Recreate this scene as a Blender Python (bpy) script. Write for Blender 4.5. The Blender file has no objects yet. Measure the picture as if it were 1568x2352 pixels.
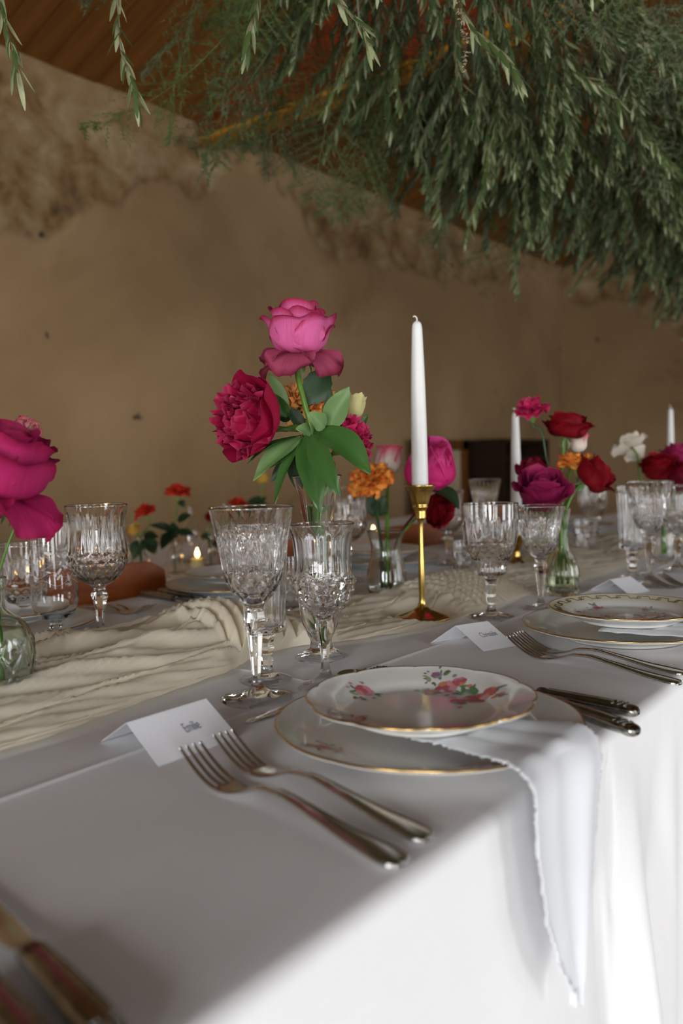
import bpy, math, random
import numpy as np
from mathutils import Vector, Matrix, noise

S = bpy.context.scene
COL = S.collection
PI = math.pi

# ------------------------------------------------------------------ camera
cam_d = bpy.data.cameras.new('camera')
cam_o = bpy.data.objects.new('camera', cam_d)
COL.objects.link(cam_o)
cam_d.sensor_fit = 'VERTICAL'
cam_d.sensor_height = 36.0
cam_d.sensor_width = 24.0
cam_d.lens = 1950.0 / 2352.0 * 36.0
cam_d.clip_start = 0.02
cam_o.matrix_world = (Matrix.Translation((0, 0, 0.99)) @ Matrix.Rotation(math.radians(38 - 90), 4, 'Z')
                      @ Matrix.Rotation(math.radians(90) - math.atan(116 / 1950), 4, 'X')
                      @ Matrix.Rotation(math.radians(-1.4), 4, 'Z'))
cam_d.dof.use_dof = True
cam_d.dof.focus_distance = 0.98
cam_d.dof.aperture_fstop = 4.0
S.camera = cam_o

# ------------------------------------------------------------------ world, lights, exposure
w = bpy.data.worlds.new('world'); S.world = w
w.use_nodes = True
w.node_tree.nodes['Background'].inputs[0].default_value = (0.75, 0.87, 1.0, 1)
w.node_tree.nodes['Background'].inputs[1].default_value = 1.0
S.view_settings.view_transform = 'Standard'
S.view_settings.look = 'None'
S.view_settings.exposure = 0.8
S.view_settings.gamma = 1.0
S.view_settings.use_curve_mapping = False
S.cycles.max_bounces = 14
S.cycles.transmission_bounces = 13
S.cycles.glossy_bounces = 5
S.cycles.diffuse_bounces = 4
S.cycles.transparent_max_bounces = 12
S.cycles.sample_clamp_indirect = 6.0
S.cycles.blur_glossy = 0.4
S.cycles.use_denoising = True
S.cycles.denoiser = 'OPENIMAGEDENOISE'

WIN_X = [-1.9, 0.9, 2.9, 4.9]      # window centres along the near wall
NEAR_Y, WALL_Y, FAR_X, BACK_X = -3.4, 3.1, 7.2, -3.6
WIN_W, WIN_Z0, WIN_Z1 = 1.00, 0.10, 2.15
WIN_E = [20, 28, 24, 18]
BACK_WIN_Y = [-2.2, -0.2]                 # and two behind us
BACK_E = [88, 88]
for x, y, rz, e in [(x, NEAR_Y - 0.22, 0, e) for x, e in zip(WIN_X, WIN_E)] + [(BACK_X - 0.22, y, -90, e) for y, e in zip(BACK_WIN_Y, BACK_E)]:
    ld = bpy.data.lights.new('daylight', 'AREA'); ld.shape = 'RECTANGLE'
    ld.size = WIN_W; ld.size_y = WIN_Z1 - WIN_Z0
    ld.energy = e; ld.color = (0.97, 0.985, 1.0)
    lo = bpy.data.objects.new('daylight', ld); COL.objects.link(lo)
    lo.location = (x, y, (WIN_Z0 + WIN_Z1) / 2)
    lo.rotation_euler = (math.radians(90), 0, math.radians(rz))

sd = bpy.data.lights.new('sun', 'SUN'); sd.energy = 5.0; sd.angle = math.radians(0.6); sd.color = (1.0, 0.985, 0.97)
so = bpy.data.objects.new('sun', sd); COL.objects.link(so)
so.rotation_euler = Vector((-0.30, 0.85, -0.55)).to_track_quat('-Z', 'Y').to_euler()    # falls through the near windows onto the floor

# ------------------------------------------------------------------ helpers
def hexc(h):
    h = h.lstrip('#')
    c = [int(h[i:i + 2], 16) / 255 for i in (0, 2, 4)]
    return tuple(v / 12.92 if v <= 0.04045 else ((v + 0.055) / 1.055) ** 2.4 for v in c) + (1.0,)

def make_obj(name, verts, faces, mat, parent=None, smooth=True, uv=None, kind=None, loc=None):
    me = bpy.data.meshes.new(name)
    verts = np.asarray(verts, dtype=float)
    me.from_pydata(verts.tolist(), [], faces if isinstance(faces, list) else faces.tolist())
    if smooth:
        me.polygons.foreach_set('use_smooth', [True] * len(me.polygons))
    if uv is not None:
        lay = me.uv_layers.new(name='UVMap')
        li = np.empty(len(me.loops), dtype=np.int32)
        me.loops.foreach_get('vertex_index', li)
        lay.data.foreach_set('uv', np.asarray(uv, dtype=float)[li].ravel())
    if mat is not None:
        for m in (mat if isinstance(mat, (list, tuple)) else [mat]):
            me.materials.append(m)
    me.update()
    o = bpy.data.objects.new(name, me); COL.objects.link(o)
    if parent is not None: o.parent = parent
    if loc is not None: o.location = loc
    if kind: o['kind'] = kind
    return o

def link_mesh(name, me, parent, mat4=None):
    o = bpy.data.objects.new(name, me); COL.objects.link(o)
    o.parent = parent
    if mat4 is not None: o.matrix_local = mat4
    return o

def tag(o, label, cat, group=None):
    o['label'] = label; o['category'] = cat
    if group: o['group'] = group
    return o

def thing(name, label, cat, loc=(0, 0, 0), rz=0.0, group=None):
    o = bpy.data.objects.new(name, None); COL.objects.link(o)
    o.empty_display_size = 0.02
    o.location = loc; o.rotation_euler = (0, 0, rz)
    return tag(o, label, cat, group)

def dup(root, loc, rz, label, group=None, scale=1.0):
    r = root.copy(); COL.objects.link(r)
    r.location = loc; r.rotation_euler = (0, 0, rz); r.scale = (scale,) * 3 if not isinstance(scale, tuple) else scale
    r['label'] = label
    if group: r['group'] = group
    for ch in list(root.children):
        c = ch.copy(); COL.objects.link(c); c.parent = r
        for g in list(ch.children):
            d = g.copy(); COL.objects.link(d); d.parent = c
    return r

def grid_faces(nr, nc, wrap=False):
    i = np.arange(nr - 1)[:, None]; j = np.arange(nc if wrap else nc - 1)[None, :]
    a = i * nc + j; b = i * nc + (j + 1) % nc
    return np.stack([a, b, b + nc, a + nc], -1).reshape(-1, 4)

class MB:
    """collects plain shapes into one mesh"""
    def __init__(s): s.v = []; s.f = []; s.uv = []
    def add(s, v, f, uv=None):
        k = len(s.v)
        s.v += [tuple(p) for p in v]; s.f += [[int(i) + k for i in q] for q in f]
        s.uv += [tuple(p) for p in uv] if uv is not None else [(0, 0)] * len(v)
    def box(s, c, d, rz=0.0):
        x, y, z = d[0] / 2, d[1] / 2, d[2] / 2
        R = Matrix.Rotation(rz, 3, 'Z')
        v = [Vector(c) + R @ Vector((a * x, b * y, e * z)) for e in (-1, 1) for b in (-1, 1) for a in (-1, 1)]
        s.add(v, [(0, 2, 3, 1), (4, 5, 7, 6), (0, 1, 5, 4), (2, 6, 7, 3), (0, 4, 6, 2), (1, 3, 7, 5)])
    def tube(s, pts, rad, n=8, cap=True):
        v, f = tube_geo(pts, rad, n, cap); s.add(v, f)
    def build(s, name, mat, parent=None, smooth=True, kind=None):
        return make_obj(name, s.v, s.f, mat, parent, smooth, s.uv, kind)

def tube_geo(pts, rad, n=8, cap=True):
    P = np.array([tuple(p) for p in pts], float)
    m = len(P)
    rad = np.full(m, rad) if np.isscalar(rad) else np.array(rad, float)
    t = np.gradient(P, axis=0); t /= np.linalg.norm(t, axis=1)[:, None] + 1e-12
    ref = np.array([0.31, 0.95, 0.05]) if abs(t[0] @ np.array([0.31, 0.95, 0.05])) < 0.9 else np.array([1.0, 0, 0])
    a = ref - (ref @ t[0]) * t[0]; a /= np.linalg.norm(a)
    V = []
    th = np.linspace(0, 2 * PI, n, endpoint=False)
    for i in range(m):
        a = a - (a @ t[i]) * t[i]; a /= np.linalg.norm(a) + 1e-12
        b = np.cross(t[i], a)
        V.append(P[i] + rad[i] * (np.cos(th)[:, None] * a + np.sin(th)[:, None] * b))
    V = np.concatenate(V)
    F = grid_faces(m, n, True).tolist()
    if cap:
        F.append(list(range(n))[::-1]); F.append(list(range((m - 1) * n, m * n)))
    return V, F

def curve_pts(keys, n):
    """Catmull-Rom through keys"""
    K = np.array([tuple(k) for k in keys], float)
    if len(K) == 2: return np.linspace(K[0], K[1], n)
    d = np.r_[0, np.cumsum(np.linalg.norm(np.diff(K, axis=0), axis=1) ** 0.5 + 1e-9)]
    tt = np.linspace(0, d[-1], n)
    m = np.gradient(K, d, axis=0)
    i = np.clip(np.searchsorted(d, tt, 'right') - 1, 0, len(K) - 2)
    h = (d[i + 1] - d[i])[:, None]; s = ((tt - d[i])[:, None]) / h
    return ((2 * s ** 3 - 3 * s ** 2 + 1) * K[i] + (s ** 3 - 2 * s ** 2 + s) * h * m[i]
            + (-2 * s ** 3 + 3 * s ** 2) * K[i + 1] + (s ** 3 - s ** 2) * h * m[i + 1])

def revolve(r, z, segs, relief=None):
    th = np.linspace(0, 2 * PI, segs, endpoint=False)
    R = np.repeat(r[:, None], segs, 1); Z = np.repeat(z[:, None], segs, 1)
    if relief is not None: R = R + relief(th[None, :], Z, R)
    return np.stack([R * np.cos(th), R * np.sin(th), Z], -1)

def lathe(name, keys, segs, mat, parent=None, relief=None, n=None, dense=True, smooth=True):
    K = curve_pts(keys, n or len(keys) * 5) if dense else np.array(keys, float)
    V = revolve(np.maximum(K[:, 0], 0.0), K[:, 1], segs, relief)
    F = grid_faces(len(K), segs, True)
    return make_obj(name, V.reshape(-1, 3), F, mat, parent, smooth)

# ------------------------------------------------------------------ materials
def new_mat(name):
    m = bpy.data.materials.new(name); m.use_nodes = True
    nt = m.node_tree; nt.nodes.clear()
    out = nt.nodes.new('ShaderNodeOutputMaterial')
    return m, nt, out

def pbsdf(nt, col=None, rough=0.5, metal=0.0, **kw):
    p = nt.nodes.new('ShaderNodeBsdfPrincipled')
    if col is not None: p.inputs['Base Color'].default_value = col
    p.inputs['Roughness'].default_value = rough; p.inputs['Metallic'].default_value = metal
    for k, v in kw.items(): p.inputs[k.replace('_', ' ')].default_value = v
    return p

def noise_tex(nt, scale, detail=4, vec=None, rough=0.55, dist=0.0):
    n = nt.nodes.new('ShaderNodeTexNoise'); n.inputs['Scale'].default_value = scale
    n.inputs['Detail'].default_value = detail; n.inputs['Roughness'].default_value = rough
    n.inputs['Distortion'].default_value = dist
    if vec is not None: nt.links.new(vec, n.inputs['Vector'])
    return n

def ramp(nt, fac, stops):
    r = nt.nodes.new('ShaderNodeValToRGB')
    e = r.color_ramp.elements
    while len(e) < len(stops): e.new(0.5)
    for k, (p, c) in zip(e, stops): k.position = p; k.color = c
    nt.links.new(fac, r.inputs['Fac'])
    return r

def mixc(nt, fac, a, b, mode='MIX'):
    m = nt.nodes.new('ShaderNodeMix'); m.data_type = 'RGBA'; m.blend_type = mode
    for s, v in ((m.inputs['Factor'], fac), (m.inputs[6], a), (m.inputs[7], b)):
        if hasattr(v, 'is_output'): nt.links.new(v, s)
        else: s.default_value = v
    return m.outputs[2]

def objcoord(nt, scale=(1, 1, 1), rot=(0, 0, 0)):
    c = nt.nodes.new('ShaderNodeTexCoord'); mp = nt.nodes.new('ShaderNodeMapping')
    mp.inputs['Scale'].default_value = scale; mp.inputs['Rotation'].default_value = rot
    nt.links.new(c.outputs['Object'], mp.inputs['Vector'])
    return mp.outputs['Vector']

def bump(nt, height, strength, dist, normal_to):
    b = nt.nodes.new('ShaderNodeBump'); b.inputs['Strength'].default_value = strength
    b.inputs['Distance'].default_value = dist
    nt.links.new(height, b.inputs['Height']); nt.links.new(b.outputs['Normal'], normal_to.inputs['Normal'])
    return b

def simple_mat(name, col, rough=0.5, metal=0.0, nscale=0, namt=0.1, bumps=0.0, **kw):
    m, nt, out = new_mat(name)
    p = pbsdf(nt, col, rough, metal, **kw)
    if nscale:
        n = noise_tex(nt, nscale, 5, objcoord(nt))
        dark = tuple(c * (1 - namt) for c in col[:3]) + (1,); lite = tuple(min(1, c * (1 + namt)) for c in col[:3]) + (1,)
        r = ramp(nt, n.outputs['Fac'], [(0.3, dark), (0.7, lite)])
        nt.links.new(r.outputs['Color'], p.inputs['Base Color'])
        if bumps: bump(nt, n.outputs['Fac'], bumps, 0.002, p)
    nt.links.new(p.outputs[0], out.inputs[0])
    return m

def glass_mat(name, col=(1, 1, 1, 1), ior=1.5, rough=0.0):
    m, nt, out = new_mat(name)
    p = pbsdf(nt, col, rough, 0.0, Transmission_Weight=1.0, IOR=ior)
    nt.links.new(p.outputs[0], out.inputs[0])
    return m

def thin_mix(nt, out, p, tcol_socket, fac):
    """leafy / papery sheet: surface shading with some light coming through"""
    t = nt.nodes.new('ShaderNodeBsdfTranslucent')
    if hasattr(tcol_socket, 'is_output'): nt.links.new(tcol_socket, t.inputs['Color'])
    else: t.inputs['Color'].default_value = tcol_socket
    mx = nt.nodes.new('ShaderNodeMixShader'); mx.inputs[0].default_value = fac
    nt.links.new(p.outputs[0], mx.inputs[1]); nt.links.new(t.outputs[0], mx.inputs[2])
    nt.links.new(mx.outputs[0], out.inputs[0])

def petal_mat(name, base, mid, edge, transl=0.25, edge_pos=0.86, rough=0.55):
    m, nt, out = new_mat(name)
    uv = nt.nodes.new('ShaderNodeUVMap'); sep = nt.nodes.new('ShaderNodeSeparateXYZ')
    nt.links.new(uv.outputs[0], sep.inputs[0])
    r = ramp(nt, sep.outputs['Y'], [(0.0, base), (0.45, mid), (edge_pos, mid), (1.0, edge)])
    mp = nt.nodes.new('ShaderNodeMapping'); mp.inputs['Scale'].default_value = (26, 1.6, 1)
    nt.links.new(uv.outputs[0], mp.inputs['Vector'])
    n = noise_tex(nt, 1.6, 3, mp.outputs['Vector'])
    c = mixc(nt, 0.35, r.outputs['Color'], n.outputs['Fac'], 'OVERLAY')
    p = pbsdf(nt, None, rough, 0.0, Specular_IOR_Level=0.18)
    nt.links.new(c, p.inputs['Base Color'])
    bump(nt, n.outputs['Fac'], 0.35, 0.0008, p)
    thin_mix(nt, out, p, c, transl)
    return m

def leaf_mat(name, top, under, rough=0.42, transl=0.2):
    m, nt, out = new_mat(name)
    uv = nt.nodes.new('ShaderNodeUVMap'); sep = nt.nodes.new('ShaderNodeSeparateXYZ')
    nt.links.new(uv.outputs[0], sep.inputs[0])
    # midrib and side veins from the leaf's own coordinates
    ab = nt.nodes.new('ShaderNodeMath'); ab.operation = 'SUBTRACT'; ab.inputs[1].default_value = 0.5
    nt.links.new(sep.outputs['X'], ab.inputs[0])
    a2 = nt.nodes.new('ShaderNodeMath'); a2.operation = 'ABSOLUTE'; nt.links.new(ab.outputs[0], a2.inputs[0])
    ph = nt.nodes.new('ShaderNodeMath'); ph.operation = 'MULTIPLY_ADD'
    nt.links.new(a2.outputs[0], ph.inputs[0]); ph.inputs[1].default_value = -1.1
    nt.links.new(sep.outputs['Y'], ph.inputs[2])
    sn = nt.nodes.new('ShaderNodeMath'); sn.operation = 'MULTIPLY'; sn.inputs[1].default_value = 62
    nt.links.new(ph.outputs[0], sn.inputs[0])
    s2 = nt.nodes.new('ShaderNodeMath'); s2.operation = 'SINE'; nt.links.new(sn.outputs[0], s2.inputs[0])
    vein = ramp(nt, s2.outputs[0], [(0.86, (0, 0, 0, 1)), (1.0, (1, 1, 1, 1))])
    rib = ramp(nt, a2.outputs[0], [(0.0, (1, 1, 1, 1)), (0.035, (0, 0, 0, 1))])
    mx = nt.nodes.new('ShaderNodeMath'); mx.operation = 'MAXIMUM'
    nt.links.new(vein.outputs['Color'], mx.inputs[0]); nt.links.new(rib.outputs['Color'], mx.inputs[1])
    geo = nt.nodes.new('ShaderNodeNewGeometry')
    base = mixc(nt, geo.outputs['Backfacing'], top, under)
    lite = tuple(min(1, c * 1.7 + 0.01) for c in top[:3]) + (1,)
    f = nt.nodes.new('ShaderNodeMath'); f.operation = 'MULTIPLY'; f.inputs[1].default_value = 0.3
    nt.links.new(mx.outputs[0], f.inputs[0])
    c = mixc(nt, f.outputs[0], base, lite)
    p = pbsdf(nt, None, rough, 0.0)
    nt.links.new(c, p.inputs['Base Color'])
    bump(nt, mx.outputs[0], -0.3, 0.0006, p)
    thin_mix(nt, out, p, c, transl)
    return m

M = {}
M['glass'] = glass_mat('clear_glass')
M['green_glass'] = glass_mat('green_glass', (0.86, 0.93, 0.86, 1))
M['olive_glass'] = glass_mat('olive_glass', (0.88, 0.92, 0.78, 1))
M['water'] = glass_mat('water', (0.97, 0.99, 0.97, 1), 1.33)
M['silver'] = simple_mat('silver', (0.66, 0.65, 0.63, 1), 0.17, 1.0, 220, 0.12)
M['dark_silver'] = simple_mat('tarnished_silver', (0.32, 0.31, 0.28, 1), 0.2, 1.0, 160, 0.3, 0.15)
M['brass'] = simple_mat('brass', (0.66, 0.44, 0.13, 1), 0.2, 1.0, 90, 0.1)
M['gold'] = simple_mat('gold_rim', (0.62, 0.39, 0.14, 1), 0.25, 1.0)
M['porcelain'] = simple_mat('porcelain', (0.80, 0.79, 0.75, 1), 0.09, 0.0, 30, 0.02)
M['blue_porcelain'] = simple_mat('pale_blue_porcelain', (0.66, 0.73, 0.76, 1), 0.1, 0.0, 30, 0.02)
M['cream_band'] = simple_mat('cream_band', (0.78, 0.72, 0.52, 1), 0.12)
M['wax'] = simple_mat('candle_wax', (0.80, 0.795, 0.78, 1), 0.42, 0.0, 40, 0.02, 0.0, Subsurface_Weight=0.25, Subsurface_Radius=(0.01, 0.008, 0.006))
M['wick'] = simple_mat('wick', (0.75, 0.70, 0.60, 1), 0.9)
M['card'] = simple_mat('card_paper', (0.92, 0.93, 0.97, 1), 0.75, 0.0, 400, 0.02)
M['ink'] = simple_mat('grey_ink', (0.06, 0.06, 0.08, 1), 0.7)
M['stem'] = simple_mat('green_stem', hexc('#557d27'), 0.45, 0.0, 60, 0.15)
M['dark_stem'] = simple_mat('dark_green_stem', hexc('#35502c'), 0.5, 0.0, 60, 0.15)
M['red_stem'] = simple_mat('dark_red_stem', hexc('#55261c'), 0.45, 0.0, 60, 0.15)
M['calyx'] = simple_mat('calyx_green', hexc('#6d9144'), 0.5, 0.0, 60, 0.2)
M['leaf'] = leaf_mat('bright_leaf', hexc('#1a490f'), hexc('#3c602a'), 0.36, 0.14)
M['pale_leaf'] = leaf_mat('pale_leaf', hexc('#5e7e45'), hexc('#698750'), 0.5)
M['dark_leaf'] = leaf_mat('dark_leaf', hexc('#152e13'), hexc('#20391a'), 0.55, 0.08)
M['olive'] = leaf_mat('olive_leaf', hexc('#45562a'), hexc('#a0a67c'), 0.5, 0.16)
M['olive2'] = leaf_mat('grey_olive_leaf', hexc('#3c4b2a'), hexc('#7c845c'), 0.5, 0.12)
M['inner'] = leaf_mat('painted_shade_leaf', hexc('#2a3a22'), hexc('#46553a'), 0.5, 0.1)  # darker green: shade of the garland's interior put into the leaf colour
M['sprig_stem'] = simple_mat('sprig_bark', hexc('#7a6a55'), 0.7, 0.0, 80, 0.2)
M['fern'] = simple_mat('fern_green', hexc('#4a5a26'), 0.6, 0.0, 20, 0.25)
M['fern2'] = simple_mat('grey_fern_green', hexc('#4c5836'), 0.6, 0.0, 20, 0.25)
M['dry'] = simple_mat('dried_blossom', hexc('#d8c6a4'), 0.8, 0.0, 60, 0.15)

def cloth_mat(name, col, rough=0.85, weave=900, bumpy=0.25, transl=0.0, vary=0.04):
    m, nt, out = new_mat(name)
    v = objcoord(nt)
    n1 = noise_tex(nt, 9, 4, v)
    n2 = noise_tex(nt, weave, 2, v)
    dark = tuple(c * (1 - vary) for c in col[:3]) + (1,)
    r = ramp(nt, n1.outputs['Fac'], [(0.3, dark), (0.7, col)])
    p = pbsdf(nt, None, rough, 0.0, Sheen_Weight=0.15, Specular_IOR_Level=0.2)
    nt.links.new(r.outputs['Color'], p.inputs['Base Color'])
    bump(nt, n2.outputs['Fac'], bumpy, 0.0006, p)
    if transl: thin_mix(nt, out, p, r.outputs['Color'], transl)
    else: nt.links.new(p.outputs[0], out.inputs[0])
    return m
M['linen'] = cloth_mat('white_linen', (0.80, 0.79, 0.795, 1))
M['napkin'] = cloth_mat('napkin_cotton', (0.80, 0.81, 0.84, 1), 0.9, 700, 0.4, 0.15)
M['gauze'] = cloth_mat('cream_gauze', (0.98, 0.90, 0.72, 1), 0.9, 1100, 0.5, 0.42, 0.05)

def wood_mat(name, a, b, scale=3.0, axis=0, rough=0.5, rand=0.25):
    m, nt, out = new_mat(name)
    sc = [scale * 8] * 3; sc[axis] = scale * 0.6
    v = objcoord(nt, tuple(sc))
    n = noise_tex(nt, 1.0, 6, v, 0.6, 0.6)
    r = ramp(nt, n.outputs['Fac'], [(0.3, a), (0.7, b)])
    oi = nt.nodes.new('ShaderNodeObjectInfo')
    rr = ramp(nt, oi.outputs['Random'], [(0, (1 - rand,) * 3 + (1,)), (1, (1, 1, 1, 1))])
    c = mixc(nt, 1.0, r.outputs['Color'], rr.outputs['Color'], 'MULTIPLY')
    p = pbsdf(nt, None, rough, 0.0, Specular_IOR_Level=0.25)
    nt.links.new(c, p.inputs['Base Color'])
    bump(nt, n.outputs['Fac'], 0.2, 0.003, p)
    nt.links.new(p.outputs[0], out.inputs[0])
    return m
M['plank'] = wood_mat('ceiling_wood', hexc('#673f19'), hexc('#8d5b28'), 2.2, 1, 0.55)
M['beam'] = wood_mat('beam_wood', hexc('#55200c'), hexc('#853a17'), 2.0, 1, 0.45)
M['beam_under'] = wood_mat('beam_ochre', hexc('#a86f16'), hexc('#c88f24'), 2.0, 1, 0.5)
M['chair'] = wood_mat('chair_wood', hexc('#7a3408'), hexc('#9c5216'), 4.0, 0, 0.4)
M['dark_wood'] = wood_mat('dark_wood', hexc('#1c1008'), hexc('#33200f'), 4.0, 0, 0.5)
M['floor'] = simple_mat('pale_stone_floor', (0.55, 0.55, 0.55, 1), 0.7, 0.0, 3, 0.12)
M['steel'] = simple_mat('window_frame_paint', (0.5, 0.5, 0.48, 1), 0.5)

# ------------------------------------------------------------------ the room
def plaster_mat():
    m, nt, out = new_mat('old_plaster')
    v = objcoord(nt)
    at = nt.nodes.new('ShaderNodeAttribute'); at.attribute_name = 'bare'
    ed = nt.nodes.new('ShaderNodeAttribute'); ed.attribute_name = 'rim'
    n1 = noise_tex(nt, 0.9, 6, v, 0.6, 0.4)
    n2 = noise_tex(nt, 6, 6, v, 0.65, 0.3)
    smooth = ramp(nt, n1.outputs['Fac'], [(0.28, hexc('#886d4c')), (0.5, hexc('#9c805b')), (0.72, hexc('#ad916d'))])
    rough = ramp(nt, n2.outputs['Fac'], [(0.3, hexc('#574429')), (0.44, hexc('#886b44')), (0.56, hexc('#9c8663')), (0.68, hexc('#b39f78'))])
    c = mixc(nt, at.outputs['Fac'], smooth.outputs['Color'], rough.outputs['Color'])
    n3 = noise_tex(nt, 2.2, 3, v, 0.5, 1.2)
    st = ramp(nt, n3.outputs['Fac'], [(0.60, (1, 1, 1, 1)), (0.78, (0.80, 0.76, 0.68, 1))])
    c = mixc(nt, 1.0, c, st.outputs['Color'], 'MULTIPLY')
    c = mixc(nt, ed.outputs['Fac'], c, hexc('#574635'))
    n4 = noise_tex(nt, 5.5, 2, v)
    sp = ramp(nt, n4.outputs['Fac'], [(0.715, (0, 0, 0, 1)), (0.74, (1, 1, 1, 1))])
    c = mixc(nt, sp.outputs['Color'], c, hexc('#3f3024'))
    p = pbsdf(nt, None, 0.9)
    nt.links.new(c, p.inputs['Base Color'])
    bump(nt, n2.outputs['Fac'], 0.35, 0.02, p)
    nt.links.new(p.outputs[0], out.inputs[0])
    return m
M['plaster'] = plaster_mat()

def plaster_wall(name, x0, x1, place, top):
    """a wall with real lost plaster: the bare areas lie 2 cm deeper behind the finish coat"""
    nx, nz = int((x1 - x0) / 0.026), 100
    xs = np.linspace(x0, x1, nx); zs = np.linspace(0, top, nz)
    V = []; bare = []; rim = []
    for z in zs:
        for x in xs:
            a = noise.fractal(Vector((x * 0.75 + 4.0, z * 0.8, 1.7)), 0.9, 2.0, 5)
            b = noise.fractal(Vector((x * 3.0, z * 3.0, 8.0)), 1.0, 2.0, 4)
            edge = top - 0.36 - 0.12 * math.sin(x * 1.3 + 0.8) + 0.44 * a + 0.06 * b
            k = (z - edge) / 0.022
            k = min(1, max(0, k * 0.5 + 0.5))
            d = -0.022 * k + 0.006 * b * (0.3 + k)
            ledge = 0.055 if z > top - 0.14 + 0.03 * b else 0.0      # uneven band left under the roof
            V.append(place(x, d + ledge, z)); bare.append(k * (0.55 if ledge else 1.0)); rim.append(max(0, 1 - abs(k - 0.45) * 3.2) * (0.55 if b > -0.05 else 0.15))
    o = make_obj(name, V, grid_faces(nz, nx), M['plaster'], kind='structure')
    for nm, arr in (('bare', bare), ('rim', rim)):
        at = o.data.attributes.new(nm, 'FLOAT', 'POINT'); at.data.foreach_set('value', arr)
    return o
EAVE = 2.62
plaster_wall('wall_left', BACK_X, FAR_X + 0.1, lambda x, d, z: (x, WALL_Y - d, z), 2.66)
plaster_wall('wall_far', NEAR_Y, WALL_Y + 0.1, lambda x, d, z: (FAR_X - d, x, z), 2.66)
# pick up of the gable ends above the eaves
SL = math.tan(math.radians(19.0))
RIDGE_Y = 0.4
RIDGE_Z = EAVE + (WALL_Y - RIDGE_Y) * SL
for nm, x in (('wall_far_gable', FAR_X + 0.02), ('wall_back_gable', BACK_X - 0.02)):
    mb = MB()
    mb.add([(x, NEAR_Y, EAVE), (x, WALL_Y, EAVE), (x, RIDGE_Y, RIDGE_Z), (x + 0.1, NEAR_Y, EAVE), (x + 0.1, WALL_Y, EAVE), (x + 0.1, RIDGE_Y, RIDGE_Z)],
           [(0, 1, 2), (5, 4, 3), (0, 3, 4, 1), (1, 4, 5, 2), (2, 5, 3, 0)])
    mb.build(nm, M['plaster'], kind='structure', smooth=False)
mb = MB()
edges = [NEAR_Y]
for y in BACK_WIN_Y: edges += [y - WIN_W / 2, y + WIN_W / 2]
edges.append(WALL_Y)
for i in range(0, len(edges), 2):
    mb.box((BACK_X - 0.1, (edges[i] + edges[i + 1]) / 2, EAVE / 2), (0.2, edges[i + 1] - edges[i], EAVE))
for y in BACK_WIN_Y:
    mb.box((BACK_X - 0.1, y, WIN_Z0 / 2), (0.2, WIN_W, WIN_Z0))
    mb.box((BACK_X - 0.1, y, (WIN_Z1 + EAVE) / 2), (0.2, WIN_W, EAVE - WIN_Z1))
mb.build('wall_back', M['plaster'], kind='structure', smooth=False)
mb = MB()
edges = [BACK_X]
for x in WIN_X: edges += [x - WIN_W / 2, x + WIN_W / 2]
edges.append(FAR_X)
for i in range(0, len(edges), 2):
    mb.box(((edges[i] + edges[i + 1]) / 2, NEAR_Y - 0.1, EAVE / 2), (edges[i + 1] - edges[i], 0.2, EAVE))
for x in WIN_X:
    mb.box((x, NEAR_Y - 0.1, WIN_Z0 / 2), (WIN_W, 0.2, WIN_Z0))
    mb.box((x, NEAR_Y - 0.1, (WIN_Z1 + EAVE) / 2), (WIN_W, 0.2, EAVE - WIN_Z1))
mb.build('wall_near', M['plaster'], kind='structure', smooth=False)
for i, (x, y, rz) in enumerate([(x, NEAR_Y - 0.09, 0) for x in WIN_X] + [(BACK_X - 0.09, y, -90) for y in BACK_WIN_Y]):
    win = bpy.data.objects.new('window_%d' % (i + 1), None); COL.objects.link(win); win['kind'] = 'structure'
    win.location = (x, y, WIN_Z0); win.rotation_euler = (0, 0, math.radians(rz))
    hz = WIN_Z1 - WIN_Z0
    fr = MB()
    for sx in (-1, 1): fr.box((sx * (WIN_W / 2 - 0.03), 0, hz / 2), (0.06, 0.07, hz))
    for z in (0.03, hz - 0.03): fr.box((0, 0, z), (WIN_W, 0.07, 0.06))
    fr.box((0, 0, hz / 2), (0.07, 0.07, hz))
    fr.build('window_frame', M['steel'], win, smooth=False)
    for k in (1, 2):
        g = MB(); g.box((0, 0, hz * k / 3), (WIN_W, 0.03, 0.035)); g.build('glazing_bar', M['steel'], win, smooth=False)
mb = MB(); mb.box(((BACK_X + FAR_X) / 2, (NEAR_Y + WALL_Y) / 2, -0.05), (FAR_X - BACK_X, WALL_Y - NEAR_Y, 0.1)); mb.build('floor', M['floor'], kind='structure', smooth=False)

# ceiling: two sloping roof decks, the one above the left wall with its boards
mb = MB()
e0 = WALL_Y + 0.05
for sgn, y0 in ((1, e0), (-1, NEAR_Y - 0.2)):
    za = EAVE - 0.05 * SL + 0.03 if sgn == 1 else EAVE + 0.02
    v = [(BACK_X - 0.1, y0, za), (FAR_X + 0.1, y0, za), (FAR_X + 0.1, RIDGE_Y, RIDGE_Z + 0.03), (BACK_X - 0.1, RIDGE_Y, RIDGE_Z + 0.03)]
    v += [(a, b, c + 0.08) for a, b, c in v]
    mb.add(v, [(0, 1, 2, 3), (7, 6, 5, 4), (0, 4, 5, 1), (1, 5, 6, 2), (2, 6, 7, 3), (3, 7, 4, 0)])
ceil = mb.build('ceiling', M['dark_wood'], kind='structure', smooth=False)
pl_len = (e0 - RIDGE_Y) / math.cos(math.atan(SL))
pm = MB(); pm.box((0, 0, 0), (0.112, pl_len, 0.022)); po = pm.build('plank', M['plank'], ceil, smooth=False)
k = 0
x = 0.6
rnd = random.Random(4)
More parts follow.
